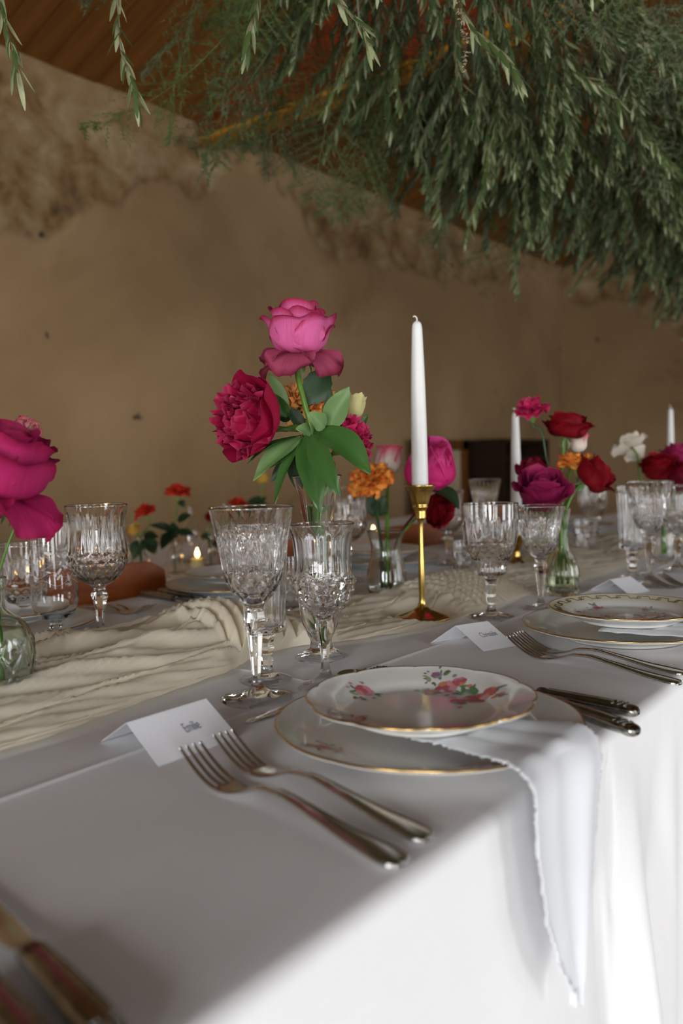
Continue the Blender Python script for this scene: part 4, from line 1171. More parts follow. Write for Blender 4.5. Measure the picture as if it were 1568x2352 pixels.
PM = {}
def pmat(name, *a, **k):
    if name not in PM: PM[name] = petal_mat('petal_' + name, *a, **k)
    return PM[name]
pmat('rose_pink', hexc('#b43270'), hexc('#d8669c'), hexc('#a01c42'), 0.25, 0.86)
pmat('rose_under', hexc('#953551'), hexc('#ab4c68'), hexc('#731d33'), 0.25, 0.8)
pmat('peony_red', hexc('#860628'), hexc('#ac1442'), hexc('#bc3c62'), 0.2)
pmat('peony_guard', hexc('#88082e'), hexc('#a4133c'), hexc('#961a3e'), 0.25)
pmat('magenta', hexc('#b41460'), hexc('#d8307c'), hexc('#e0559a'), 0.25)
pmat('fuchsia', hexc('#8a1242'), hexc('#ae2860'), hexc('#981a48'), 0.25)
pmat('orange', hexc('#ffcc70'), hexc('#ffb454'), hexc('#f25a22'), 0.14, 0.90)
pmat('peach', hexc('#ffd488'), hexc('#ffc470'), hexc('#f67040'), 0.14, 0.92)
pmat('hot_pink', hexc('#ae164f'), hexc('#cb2a61'), hexc('#d8517b'), 0.3)
pmat('red', hexc('#46030a'), hexc('#6e0612'), hexc('#7e0c18'), 0.12)
pmat('dark_red', hexc('#400410'), hexc('#60081c'), hexc('#740c24'), 0.12)
pmat('plum', hexc('#560a2c'), hexc('#861a46'), hexc('#9c2a58'), 0.2)
pmat('white_pink', hexc('#efe6d8'), hexc('#eadccf'), hexc('#d8486a'), 0.35, 0.66)
pmat('white', hexc('#e6dccb'), hexc('#eee4d6'), hexc('#e2d2bf'), 0.35)
pmat('pale_yellow', hexc('#c8c880'), hexc('#ddd79a'), hexc('#e4dca8'), 0.35)
pmat('coral', hexc('#c03020'), hexc('#d8402c'), hexc('#e05038'), 0.25)
pmat('yellow', hexc('#caa040'), hexc('#d8b050'), hexc('#dcb860'), 0.3)

_cache = {}
def kinds(kind, mat, hi=False):
    key = (kind, mat, hi)
    if key in _cache: return _cache[key]
    m = PM[mat]; q = dict(nu=13, nv=15) if hi else dict(nu=8, nv=9)
    P = lambda *a, **k: petal_mesh('petal', *a, m, **{**q, **k})
    if kind == 'rose':           # unit: about 0.09 across
        s = [([P(0.036, 0.030, 38, -22, 5, wrap=1.3, seed=i, ruffle=0.001) for i in range(2)], 4, 0.25, 0.1, 0.004, 0.06),
             ([P(0.044, 0.042, 58, -18, 28, wrap=1.15, seed=10 + i, ruffle=0.002) for i in range(2)], 5, 0.25, 0.1, 0.002, 0.08),
             ([P(0.050, 0.052, 78, -12, 46, wrap=1.05, seed=20 + i, ruffle=0.0025) for i in range(3)], 5, 0.25, 0.1, 0.001, 0.1),
             ([P(0.054, 0.060, 95, -4, 66, wrap=1.0, seed=30 + i, ruffle=0.003) for i in range(3)], 5, 0.25, 0.08, 0.0, 0.10),
             ([P(0.053, 0.062, 108, 12, 80, wrap=0.9, seed=36 + i, ruffle=0.0035) for i in range(3)], 5, 0.25, 0.08, -0.001, 0.12)]
    elif kind == 'rose_drop':    # reflexed outer petals
        s = [([P(0.048, 0.056, 100, 128, 25, wrap=0.35, seed=40 + i, ruffle=0.005, rf=4) for i in range(3)], 5, 0.25, 0.1, 0.0, 0.15)]
    elif kind == 'peony':
        s = [([P(0.030, 0.026, 25, -35, 10, wrap=1.0, seed=i, ruffle=0.004, rf=5, fringe=0.12) for i in range(4)], 8, 0.4, 0.2, 0.010, 0.3),
             ([P(0.036, 0.032, 45, -30, 10, wrap=1.0, seed=10 + i, ruffle=0.005, rf=5, fringe=0.14) for i in range(4)], 12, 0.3, 0.2, 0.006, 0.3),
             ([P(0.042, 0.034, 66, -12, 25, wrap=0.9, seed=20 + i, ruffle=0.005, rf=5, fringe=0.16) for i in range(4)], 14, 0.3, 0.15, 0.002, 0.25),
             ([P(0.046, 0.034, 84, 10, 30, wrap=0.8, seed=30 + i, ruffle=0.006, rf=5, fringe=0.18) for i in range(4)], 13, 0.3, 0.15, 0.0, 0.2)]
    elif kind == 'guard':
        s = [([P(0.050, 0.054, 96, 22, 10, wrap=0.8, seed=50 + i, ruffle=0.004, rf=3) for i in range(3)], 7, 0.2, 0.1, -0.002, 0.1)]
    elif kind == 'ball':         # half open peony bud
        s = [([P(0.056, 0.046, 80, -62, 0, wrap=1.2, seed=i, ruffle=0.002) for i in range(3)], 5, 0.2, 0.1, 0.006, 0.06),
             ([P(0.066, 0.054, 88, -60, 0, wrap=1.15, seed=10 + i, ruffle=0.003) for i in range(3)], 6, 0.2, 0.08, 0.002, 0.08),
             ([P(0.068, 0.056, 94, -50, 12, wrap=1.1, seed=20 + i, ruffle=0.003) for i in range(3)], 6, 0.3, 0.1, -0.001, 0.10),
             ([P(0.060, 0.050, 98, -36, 20, wrap=1.1, seed=26 + i, ruffle=0.003) for i in range(3)], 4, 0.5, 0.2, -0.003, 0.10)]
    elif kind == 'carnation':    # unit: about 0.055 across
        s = [([P(0.022, 0.020, 8, 10, 30, wrap=0.4, seed=i, ruffle=0.004, rf=7, fringe=0.2, waist=0.15) for i in range(4)], 7, 0.4, 0.15, 0.008, 0.25),
             ([P(0.027, 0.026, 16, 38, 40, wrap=0.3, seed=10 + i, ruffle=0.0045, rf=7, fringe=0.2, waist=0.12) for i in range(4)], 9, 0.35, 0.15, 0.004, 0.25),
             ([P(0.031, 0.030, 26, 68, 35, wrap=0.2, seed=20 + i, ruffle=0.005, rf=7, fringe=0.18, waist=0.1) for i in range(4)], 10, 0.3, 0.12, 0.001, 0.2),
             ([P(0.033, 0.032, 34, 96, 30, wrap=0.15, seed=30 + i, ruffle=0.005, rf=7, fringe=0.18, waist=0.1) for i in range(4)], 9, 0.3, 0.12, 0.0, 0.2)]
    elif kind == 'tulip':
        s = [([P(0.046, 0.036, 60, -16, 15, wrap=1.1, seed=i, ruffle=0.003, rf=5, fringe=0.1) for i in range(3)], 3, 0.1, 0.08, 0.001, 0.05),
             ([P(0.048, 0.040, 70, -12, 25, wrap=1.0, seed=10 + i, ruffle=0.003, rf=5, fringe=0.1) for i in range(3)], 4, 0.1, 0.08, 0.0, 0.05)]
    elif kind == 'poppy':
        s = [([P(0.040, 0.050, 78, 60, 30, wrap=0.5, seed=i, ruffle=0.006, rf=4) for i in range(3)], 3, 0.2, 0.1, 0.001, 0.15),
             ([P(0.044, 0.054, 96, 84, 30, wrap=0.4, seed=10 + i, ruffle=0.007, rf=4) for i in range(3)], 3, 0.2, 0.1, 0.0, 0.2)]
    _cache[key] = s
    return s

def calyx(root, head, d, size, n=5, mat='calyx', droop=0.0):
    """swollen green base under the head, with sepals"""
    H = Matrix.Translation(Vector(head) - root.location) @ frame_of(d)
    K = curve_pts([(0.0006, -1.1), (0.22, -1.0), (0.42, -0.6), (0.48, -0.1), (0.36, 0.25)], 14) * size
    V = revolve(K[:, 0], K[:, 1], 12).reshape(-1, 3)
    V = [H @ Vector(v) for v in V]
    make_obj('calyx', V, grid_faces(14, 12, True), M[mat], root)
def sepals(root, head, d, L, n=5, seed=1):
    rnd = random.Random(seed)
    me = leaf_mesh('sepal', L, L * 0.26, M['pale_leaf'], 1.2, 0.3, nu=5, nv=8, shape=0.25)
    H = Matrix.Translation(Vector(head) - root.location) @ frame_of(d)
    for k in range(n):
        a = k * 2 * PI / n + rnd.uniform(-0.3, 0.3)
        link_mesh('sepal', me, root, H @ Matrix.Rotation(a, 4, 'Z') @ Matrix.Translation((0.003, 0, -0.004)) @ Matrix.Rotation(rnd.uniform(0.2, 0.9), 4, 'Y'))

def flower(name, label, cat, foot, head, d, kind, mat, size, stem_mid=(), stem_r=0.0022, stem_mat='stem', seed=1, hi=False, joined=False, extra=(), spin=0.0, group=None, sep=0.0, cal=0.0, squash=1.0):
    root = thing(name, label, cat, foot, 0, group)
    d = Vector(d).normalized()
    hp = Vector(head)
    add_stem(root, [foot, *stem_mid, hp - d * 0.022 * size, hp - d * 0.001], stem_r, stem_mat)
    for kk, mm in [(kind, mat), *extra]:
        add_petals(root, head, d, kinds(kk, mm, hi), size, seed, spin, joined, squash)
    if cal: calyx(root, head, d, cal)
    if sep: sepals(root, hp - d * 0.002, d, sep, 5, seed)
    return root

BK = Vector((math.cos(math.radians(38)), math.sin(math.radians(38)), 0))      # away from where we stand
RT = Vector((math.sin(math.radians(38)), -math.cos(math.radians(38)), 0))     # across to the right
UP = Vector((0, 0, 1))
def dirv(r, u, b): return RT * r + UP * u + BK * b     # right, up, away

vA = vaseA.location
inA = lambda a, b, h: (vA.x + a, vA.y + b, vA.z + h)
# --- the main bouquet
flower('garden_rose', 'topmost pink rose with drooping outer petals in the main bouquet', 'flower', inA(0.002, 0.001, 0.045), (0.8014, 0.6879, 1.1271), dirv(0.06, 1, -0.10), 'rose', 'rose_pink', 1.22, [inA(0.002, 0.003, 0.15), (0.8068, 0.6699, 1.0122), (0.8022, 0.6810, 1.0660)], 0.0036, 'stem', 7, True, False, [('rose_drop', 'rose_under')], 0.7, 'main bouquet flowers', sep=0.030, cal=0.011, squash=1.12)
peo = flower('red_peony', 'large crimson peony turned to the left in the main bouquet', 'flower', inA(-0.004, 0.003, 0.040), (0.7597, 0.7082, 1.0376), dirv(-0.80, 0.22, -0.72), 'peony', 'peony_red', 1.42, [inA(-0.003, 0.0, 0.16), (0.8019, 0.6664, 0.9961), (0.7899, 0.6772, 1.0325)], 0.0034, 'stem', 3, True, False, [('guard', 'peony_guard')], 0.2, 'main bouquet flowers', cal=0.012)
flower('carnation', 'peach carnation with red edged petals behind the stem of the topmost rose', 'flower', inA(0.005, 0.004, 0.055), (0.8351, 0.7103, 1.0481), dirv(0.02, 1, -0.45), 'carnation', 'peach', 1.4, [inA(0.003, 0.006, 0.19)], 0.0022, 'dark_stem', 12, True, False, (), 0, 'main bouquet flowers', cal=0.008)
flower('carnation', 'hot pink carnation at the right of the main bouquet, behind broad leaves', 'flower', inA(0.006, -0.003, 0.05), (0.8356, 0.6489, 1.0094), dirv(0.70, 0.62, -0.15), 'carnation', 'hot_pink', 1.22, [inA(0.006, 0.0, 0.18), (0.8276, 0.6571, 0.9875)], 0.0026, 'stem', 15, True, False, (), 0, 'main bouquet flowers', cal=0.015)
li = flower('lisianthus', 'pale yellow lisianthus half hidden at the back of the main bouquet', 'flower', inA(0.004, 0.008, 0.06), (0.8943, 0.6832, 1.0459), dirv(0.35, 1, 0.1), 'tulip', 'pale_yellow', 0.85, [inA(0.006, 0.01, 0.19)], 0.0018, 'stem', 18, True, False, (), 0.4, 'main bouquet flowers', sep=0.016)
add_leaf(li, (0.9023, 0.6716, 1.0324), (0.9106, 0.6629, 1.0522), 0.008, 'leaf', dirv(0, 0.2, -1), 0.3)
LV = [((703, 1000, 1.03), (733, 1173, 0.985), 0.037, 'leaf', 0.35, 0.0), ((706, 1003, 1.03), (778, 1136, 0.99), 0.028, 'leaf', 0.35, 0.15)]
def AL(b, t, W, mat, bend=0.5, roll=0.0, up=(0, 0.25, -1), fold=0.35, serr=0.0):
    add_leaf(peo, b, t, W, mat, dirv(*up), bend, fold, roll, serr)
AL((0.7887, 0.6696, 1.0227), (0.7594, 0.6253, 0.9331), 0.034, 'leaf', 0.4)
AL((0.7850, 0.6582, 1.0233), (0.7668, 0.6011, 0.9501), 0.027, 'leaf', 0.4, 0.2)
AL((0.7963, 0.6606, 1.0303), (0.8029, 0.5820, 0.9770), 0.042, 'leaf', 0.7, 0.0, (0.1, 0.7, -0.8))
AL((0.7861, 0.6729, 1.0228), (0.7216, 0.7038, 0.9917), 0.022, 'leaf', 0.4, 0.5, (0, 0.8, -0.6))
AL((0.7853, 0.6737, 1.0202), (0.7319, 0.7047, 0.9709), 0.026, 'pale_leaf', 0.4, 0.2, (0, 0.6, -0.8))
AL((0.7868, 0.6721, 1.0228), (0.7380, 0.6778, 0.9418), 0.017, 'leaf', 0.35, 0.7)
AL((0.8005, 0.6868, 1.0208), (0.7595, 0.7191, 0.9791), 0.022, 'pale_leaf', 0.3, 0.1)
AL((0.8030, 0.6982, 1.0022), (0.7943, 0.6887, 0.9569), 0.030, 'dark_leaf', 0.3, -0.3)
AL((0.8069, 0.7090, 0.9970), (0.7894, 0.7284, 0.9670), 0.014, 'dark_leaf', 0.3, 0.0)
AL((0.8061, 0.6481, 1.0299), (0.8091, 0.6164, 1.0787), 0.030, 'pale_leaf', 0.25, 0.0)
AL((0.8184, 0.6649, 1.0308), (0.8275, 0.6582, 1.0816), 0.016, 'dark_leaf', 0.3, 0.5)
AL((0.7964, 0.6443, 1.0312), (0.7699, 0.6473, 1.0483), 0.022, 'pale_leaf', 0.4, 0.0)
AL((0.7861, 0.6570, 1.0264), (0.7599, 0.6583, 1.0302), 0.016, 'pale_leaf', 0.3, 0.0)
AL((0.8090, 0.6799, 1.0608), (0.8344, 0.6683, 1.1087), 0.036, 'dark_leaf', 0.3, 0.0, (0, 0.1, -1), 0.25, 0.05)
AL((0.7923, 0.7000, 1.0480), (0.7817, 0.7188, 1.1018), 0.017, 'pale_leaf', 0.35, 0.3)
AL((0.7922, 0.7000, 1.0464), (0.7766, 0.7064, 1.0745), 0.018, 'leaf', 0.35, -0.3)
AL((0.8023, 0.7032, 1.0447), (0.7802, 0.7163, 1.0566), 0.018, 'dark_leaf', 0.35, 0.0)
AL((0.8044, 0.6827, 1.0287), (0.7915, 0.7024, 1.0615), 0.016, 'dark_leaf', 0.4, 0.2)
AL((0.8139, 0.6871, 1.0317), (0.8109, 0.6941, 1.0645), 0.022, 'dark_leaf', 0.4, 0.2)
AL((0.7934, 0.6804, 1.0274), (0.7656, 0.6997, 1.0278), 0.010, 'pale_leaf', 0.2, 0.0, (0, 1, -0.4))
AL((0.7692, 0.7136, 1.0508), (0.7727, 0.7201, 1.0805), 0.018, 'pale_leaf', 0.6, 0.2)

# --- the small bulb vase
vB = vaseB.location
inB = lambda a, b, h: (vB.x + a, vB.y + b, vB.z + h)
flower('carnation', 'orange carnation with red tips left of the front candle', 'flower', inB(0.004, 0.004, 0.02), (1.2167, 0.8790, 0.9441), dirv(-0.12, 1, -0.55), 'carnation', 'orange', 1.35, [inB(0.0, 0.01, 0.09)], 0.0026, 'dark_stem', 31, True, False, (), 0, 'small bulb vase flowers', cal=0.014)
flower('tulip', 'white tulip flushed pink, directly left of the front candle', 'flower', inB(0.006, 0.002, 0.015), (1.2669, 0.8816, 0.9627), dirv(0.05, 1, 0.0), 'tulip', 'white_pink', 1.28, [inB(0.004, 0.0, 0.09)], 0.0034, 'stem', 33, False, False, (), 0.3, 'small bulb vase flowers')
pb = flower('peony_bud', 'magenta half open peony ball right behind the front candle', 'flower', inB(0.0, -0.005, 0.02), (1.2756, 0.8038, 0.9464), dirv(0.2, 1, -0.35), 'ball', 'magenta', 2.0, [inB(0.012, -0.016, 0.10), (1.2553, 0.8240, 0.8872)], 0.0026, 'red_stem', 35, True, False, (), 0.3, 'small bulb vase flowers')
add_leaf(pb, (1.2638, 0.7858, 0.9407), (1.2740, 0.7368, 0.9058), 0.034, 'dark_leaf', dirv(0.2, 0.8, -0.6), 0.8)
flower('rose', 'small dark red rose hanging under the magenta peony ball', 'flower', inB(0.002, -0.006, 0.02), (1.2754, 0.8001, 0.9056), dirv(0.75, -0.25, -0.65), 'rose', 'red', 0.98, [inB(0.014, -0.018, 0.10), (1.2713, 0.8205, 0.8939)], 0.002, 'stem', 37, True, False, (), 0.1, 'small bulb vase flowers', sep=0.022)
fl = flower('carnation_bud', 'closed green carnation bud under the orange carnation', 'flower bud', inB(-0.002, 0.006, 0.02), (1.2118, 0.8666, 0.9198), dirv(0.1, 1, -0.1), 'tulip', 'orange', 0.3, [inB(-0.004, 0.008, 0.09)], 0.002, 'dark_stem', 39, False, True, (), 0, 'small bulb vase flowers')
for (bx, tx) in ((850, 838), (862, 872), (875, 892)):
    pass
add_leaf(fl, (1.2101, 0.8662, 0.8924), (1.1943, 0.8735, 0.9283), 0.026, 'dark_leaf', dirv(0, 0.1, -1), 0.3)
add_leaf(fl, (1.2101, 0.8662, 0.8924), (1.2117, 0.8514, 0.9291), 0.028, 'dark_leaf', dirv(0, 0.1, -1), 0.3)
add_leaf(fl, (1.2182, 0.8720, 0.8917), (1.2278, 0.8797, 0.9297), 0.028, 'dark_leaf', dirv(0, 0.1, -1), 0.2)
# --- the ribbed vase
vC = vaseC.location
inC = lambda a, b, h: (vC.x + a, vC.y + b, vC.z + h)
GCN = 'ribbed vase flowers'
flower('carnation', 'small pink carnation on a long stem, highest of the right group', 'flower', inC(-0.004, 0.002, 0.02), (1.4161, 0.6679, 1.0641), dirv(-0.15, 1, -0.2), 'carnation', 'hot_pink', 1.0, [inC(-0.002, 0.002, 0.13), (1.4268, 0.6469, 0.9888), (1.4232, 0.6564, 1.0396)], 0.0018, 'dark_stem', 41, False, False, (), 0, GCN, cal=0.013)
flower('rose', 'dark red rose just right of the small pink carnation', 'flower', inC(0.003, 0.0, 0.02), (1.4312, 0.6124, 1.0264), dirv(0.1, 1, -0.15), 'rose', 'red', 1.15, [inC(0.003, 0.001, 0.14)], 0.0026, 'stem', 43, False, False, (), 0.4, GCN, sep=0.02, squash=0.82)
flower('tulip', 'white tulip edged pink, tucked under the upper dark red rose', 'flower', inC(0.005, 0.002, 0.02), (1.4792, 0.6132, 0.9969), dirv(0.35, 1, 0.1), 'tulip', 'white_pink', 0.95, [inC(0.004, 0.002, 0.14)], 0.0024, 'stem', 45, False, False, (), 0.1, GCN)
flower('carnation', 'orange carnation between the two dark red roses', 'flower', inC(0.004, -0.002, 0.02), (1.4310, 0.5904, 0.9646), dirv(0.05, 1, 0.0), 'carnation', 'orange', 1.25, [inC(0.004, 0.0, 0.14)], 0.002, 'dark_stem', 47, False, False, (), 0.1, GCN, cal=0.011, squash=0.75)
flower('rose', 'dark red rose tilted to the right under the orange carnation', 'flower', inC(0.007, -0.003, 0.02), (1.4193, 0.5708, 0.9435), dirv(0.75, 0.6, -0.2), 'rose', 'red', 1.05, [inC(0.006, -0.002, 0.13)], 0.0026, 'stem', 49, False, False, (), 0.1, GCN, sep=0.02)
flower('red_peony', 'deep red ruffled peony behind the plum coloured rose', 'flower', inC(-0.006, 0.002, 0.02), (1.4397, 0.6753, 0.9480), dirv(-0.15, 1, -0.15), 'peony', 'dark_red', 0.95, [inC(-0.004, 0.002, 0.14)], 0.0026, 'stem', 51, False, False, (), 0.1, GCN)
flower('garden_rose', 'plum coloured garden rose low above the right goblets', 'flower', inC(-0.004, -0.004, 0.02), (1.3616, 0.6254, 0.9128), dirv(-0.05, 0.9, -0.55), 'rose', 'plum', 1.32, [inC(-0.003, -0.002, 0.14)], 0.0026, 'stem', 53, False, False, (), 0.6, GCN, sep=0.02)
# --- the bud vase at the right border
vD = vaseD.location
inD = lambda a, b, h: (vD.x + a, vD.y + b, vD.z + h)
GDN = 'bud vase flowers'
flower('poppy', 'white crumpled poppy bending left near the right border', 'flower', inD(-0.003, 0.002, 0.02), (1.9222, 0.6653, 1.0054), dirv(-0.25, 0.62, 0.55), 'poppy', 'white', 1.05, [inD(-0.004, 0.003, 0.10), (1.9299, 0.6486, 0.9342)], 0.0026, 'stem', 61, False, False, (), 0.1, GDN)
flower('rose', 'crimson rose at the right border, right of the white poppy', 'flower', inD(0.003, 0.0, 0.02), (1.9148, 0.6032, 0.9382), dirv(-0.1, 1, -0.3), 'rose', 'red', 1.2, [inD(0.002, 0.0, 0.10)], 0.0026, 'stem', 63, False, False, (), 0.1, GDN)
flower('rose', 'dark plum rose at the right border above the crimson rose', 'flower', inD(0.005, 0.002, 0.02), (1.9921, 0.5886, 0.9695), dirv(0.1, 1, -0.1), 'rose', 'plum', 1.0, [inD(0.004, 0.002, 0.10)], 0.0026, 'stem', 65, False, False, (), 0.1, GDN)
flower('rose', 'dark red rose lowest at the right border, partly out of view', 'flower', inD(0.006, -0.003, 0.02), (1.9191, 0.5634, 0.9206), dirv(0.3, 0.8, -0.4), 'rose', 'dark_red', 1.1, [inD(0.005, -0.002, 0.10)], 0.0026, 'stem', 67, False, False, (), 0.1, GDN)
# --- the lattice bottle at the left border
bt = bottle.location
inE = lambda a, b, h: (bt.x + a, bt.y + b, bt.z + h)
flower('garden_rose', 'big fuchsia rose at the left border above the lattice bottle', 'flower', inE(0, 0, 0.03), (0.4319, 0.7470, 0.9700), dirv(0.25, 1, -0.05), 'rose', 'fuchsia', 1.42, [inE(0, 0, 0.12)], 0.0028, 'stem', 73, True, False, [('rose_drop', 'fuchsia')], 1.4, 'lattice bottle flowers', sep=0.03)
for i, (p, q, lab) in enumerate((((0.4819, 0.7859, 1.0243), (0.4690, 0.7704, 1.0300), 'pink and white fringed dianthus above the fuchsia rose'), ((0.4733, 0.7567, 0.9458), (0.4758, 0.7541, 0.9522), 'pink and white fringed dianthus below the fuchsia rose'))):
    flower('dianthus', lab, 'flower', inE(0.002, 0.002 + 0.002 * i, 0.03), p, dirv(0.8, 0.3, -0.1), 'carnation', 'white_pink', 0.62, [inE(0.001, 0.002, 0.125)], 0.0014, 'stem', 75 + i, False, False, (), 0, 'lattice bottle flowers')

# ------------------------------------------------------------------ second table, chairs, far things
T2Z = 0.69
tb2 = thing('side_table', 'second table in the background with a pale cloth behind the chairs', 'table', (1.8, 2.1, 0))
mb = MB(); mb.box((0, 0, T2Z - 0.022), (4.4, 0.84, 0.04)); mb.build('tabletop', M['dark_wood'], tb2, smooth=False)
for a in (-1, 1):
    for b in (-1, 1):
        mb = MB(); mb.box((a * 2.1, b * 0.36, (T2Z - 0.042) / 2), (0.05, 0.05, T2Z - 0.042)); mb.build('leg', M['dark_wood'], tb2, smooth=False)
rows = []
xs2 = np.linspace(-0.45, 4.05, 160)
for z in np.linspace(0.12, T2Z - 0.012, 10): rows.append(np.stack([xs2, 1.66 - 0.03 * (T2Z - z) * (1.5 + np.sin(xs2 * 25)), np.full_like(xs2, z)], -1))
for y in np.linspace(1.668, 2.535, 12): rows.append(np.stack([xs2, np.full_like(xs2, y), np.full_like(xs2, T2Z)], -1))
for z in np.linspace(T2Z - 0.012, 0.12, 6): rows.append(np.stack([xs2, 2.545 + 0.03 * (T2Z - z) * (1.5 + np.sin(xs2 * 25)), np.full_like(xs2, z)], -1))
tag(make_obj('tablecloth', np.concatenate(rows), grid_faces(len(rows), len(xs2)), M['linen']), 'pale tablecloth on the background table behind the chairs', 'tablecloth')

def make_chair(label, x, y):
    root = thing('dining_chair', label, 'chair', (x, y, 0), 0, 'brown wooden chairs along the far side')
    # faces the table (-y); seat pushed under it
    n = 17
    def slab(name, y0, z0, z1, wid, thick, curve):
        V = []
        for i in range(n):
            u = i / (n - 1) * 2 - 1
            yy = y0 - curve * u * u
            r = 0.018 if abs(u) > 0.93 else 0.0
            for (dy, dz) in ((0, z0 + r), (thick, z0 + r), (thick + 0.012, z1 - r), (0.012, z1 - r)):
                V.append((u * wid / 2, yy + dy, dz))
        F = grid_faces(n, 4, True).tolist(); F.append([0, 1, 2, 3]); F.append([(n - 1) * 4 + q for q in (3, 2, 1, 0)])
        return make_obj(name, V, F, M['chair'], root, smooth=False)
    slab('backrest', 0.0, 0.640, 0.802, 0.40, 0.016, 0.045)
    mb = MB()
    for u in (-0.72, 0.72):
        mb.tube([(u * 0.2, -0.045 * u * u + 0.004, 0.735), (u * 0.2, -0.045 * u * u + 0.001, 0.735)], 0.006, 10)
    mb.build('screw', M['silver'], root)
    mb = MB(); mb.box((0, -0.20, 0.445), (0.38, 0.38, 0.022)); mb.build('seat', M['chair'], root, smooth=False)
    for sx in (-1, 1):
        mb = MB(); mb.tube(curve_pts([(sx * 0.165, 0.04, 0), (sx * 0.165, 0.0, 0.44), (sx * 0.150, -0.012 + 0.03, 0.72)], 12), 0.012, 8); mb.build('leg', M['steel'], root)
        mb = MB(); mb.tube([(sx * 0.165, -0.36, 0), (sx * 0.165, -0.34, 0.434)], 0.012, 8); mb.build('leg', M['steel'], root)
    return root
ch = make_chair('brown wooden chair with curved back behind the diamond goblet on the left', 0.905, 1.345)
for x, lab in ((1.47, 'brown wooden chair behind the small bulb vase, second from the left'), (2.03, 'brown wooden chair behind the two tiered goblet, third from the left'), (2.62, 'brown wooden chair behind the red roses, fourth from the left')):
    dup(ch, (x, 1.345, 0), 0, lab)

# votive candles and bud vases on the second table
M['flame'], nt, out = new_mat('flame')
em = nt.nodes.new('ShaderNodeEmission'); em.inputs[0].default_value = (1.0, 0.55, 0.16, 1); em.inputs[1].default_value = 16.0
nt.links.new(em.outputs[0], out.inputs[0])
M['warm_wax'] = simple_mat('votive_wax', hexc('#cdbb7c'), 0.5, 0.0, 0, 0, 0, Subsurface_Weight=0.3, Subsurface_Radius=(0.02, 0.012, 0.005))
def votive_candle(label, loc):
    root = thing('votive_candle', label, 'candle', loc, 0, 'lit candles on the background table')
    h = 0.042
    lathe('candle_body', [(0.0005, 0), (0.0175, 0.0003), (0.018, 0.004), (0.0175, h - 0.003), (0.015, h), (0.0005, h - 0.001)], 24, M['warm_wax'], root, n=30)
    mb = MB(); mb.tube([(0, 0, h - 0.002), (0, 0, h + 0.006)], 0.0008, 6); mb.build('wick', M['wick'], root)
    lathe('flame', [(0.0003, h + 0.003), (0.0045, h + 0.007), (0.0055, h + 0.012), (0.0035, h + 0.020), (0.0003, h + 0.029)], 14, M['flame'], root, n=20)
    return root
vs0 = None
for (p, lab) in (((1.5989, 1.7600, 0.7382), 'lit votive candle left of the tallest goblet'), ((1.3012, 1.7600, 0.7438), 'lit votive candle behind the diamond goblet'),
                 ((2.4329, 1.7600, 0.7376), 'lit votive candle right of the bouquet vase'), ((2.9157, 1.8000, 0.7097), 'lit votive candle seen under the hanging dark red rose')):
    loc = (p[0], p[1], T2Z)
    if vs0 is None: vs0 = votive_candle(lab, loc)
    else: dup(vs0, loc, 0, lab)
VF = [(0.020, 0.0), (0.022, 0.002), (0.023, 0.03), (0.021, 0.06), (0.012, 0.078), (0.0095, 0.09), (0.0105, 0.115), (0.0125, 0.12)]
bv = stemware('bud_vase', 'clear bud vase with coral carnations on the background table', 'vase', ((1.5352, 1.7800, 0.7164))[:2] + (T2Z,), VF, 0, 0.0, 40, relief_none, wall=0.002, stem_sides=0, names=('foot', 'stem', 'vase_body'), npts=50, group='background bud vases')
b2 = dup(bv, ((1.7062, 1.8200, 0.6948))[:2] + (T2Z,), 0, 'clear bud vase with red bloom on the background table left of the tallest goblet')
b3 = dup(bv, ((1.3894, 1.7400, 0.7350))[:2] + (T2Z,), 0, 'clear bud vase with yellow bloom on the background table behind the chair back')
b4 = dup(bv, ((1.9186, 1.8200, 0.6982))[:2] + (T2Z,), 0, 'clear bud vase on the background table behind the bouquet vase')
def bg_flower(label, vase_o, head, d, kind, mat, size, seed, leaves=()):
    v = vase_o.location
    r = flower('carnation' if kind == 'carnation' else 'rose', label, 'flower', (v.x, v.y, v.z + 0.012), head, d, kind, mat, size, [(v.x, v.y, v.z + 0.115)], 0.0022, 'stem', seed, False, True, (), 0.2, 'background table flowers', cal=0.01)
    for (b, t, W) in leaves: add_leaf(r, b, t, W, 'dark_leaf', dirv(0, 0.6, -0.8), 0.6)
    return r
bg_flower('coral carnation highest on the background table left', bv, (1.5533, 1.7800, 0.9059), dirv(0.1, 1, -0.1), 'carnation', 'coral', 1.15, 81,
          [((1.5500, 1.7800, 0.8345), (1.6016, 1.7800, 0.8551), 0.025), ((1.5424, 1.7800, 0.8052), (1.6149, 1.7800, 0.7932), 0.03), ((1.5423, 1.7800, 0.8017), (1.4552, 1.7800, 0.8355), 0.03), ((1.5393, 1.7800, 0.8055), (1.4722, 1.7600, 0.7711), 0.04), ((1.5393, 1.7800, 0.8055), (1.5128, 1.7600, 0.8377), 0.04), ((1.5590, 1.7800, 0.8936), (1.5608, 1.7600, 0.8759), 0.02)])
bg_flower('coral carnation lower on the background table left', b3, (1.4110, 1.7400, 0.8634), dirv(-0.4, 1, -0.1), 'carnation', 'coral', 0.95, 83,
          [((1.3998, 1.7400, 0.8070), (1.4498, 1.7400, 0.8061), 0.03), ((1.3968, 1.7400, 0.8016), (1.3627, 1.7400, 0.7547), 0.04), ((1.3968, 1.7400, 0.8016), (1.4405, 1.7400, 0.7636), 0.04)])
bg_flower('yellow bloom lowest on the background table left', b3, (1.3597, 1.7200, 0.8233), dirv(-0.5, 1, -0.3), 'rose', 'yellow', 0.50, 85)
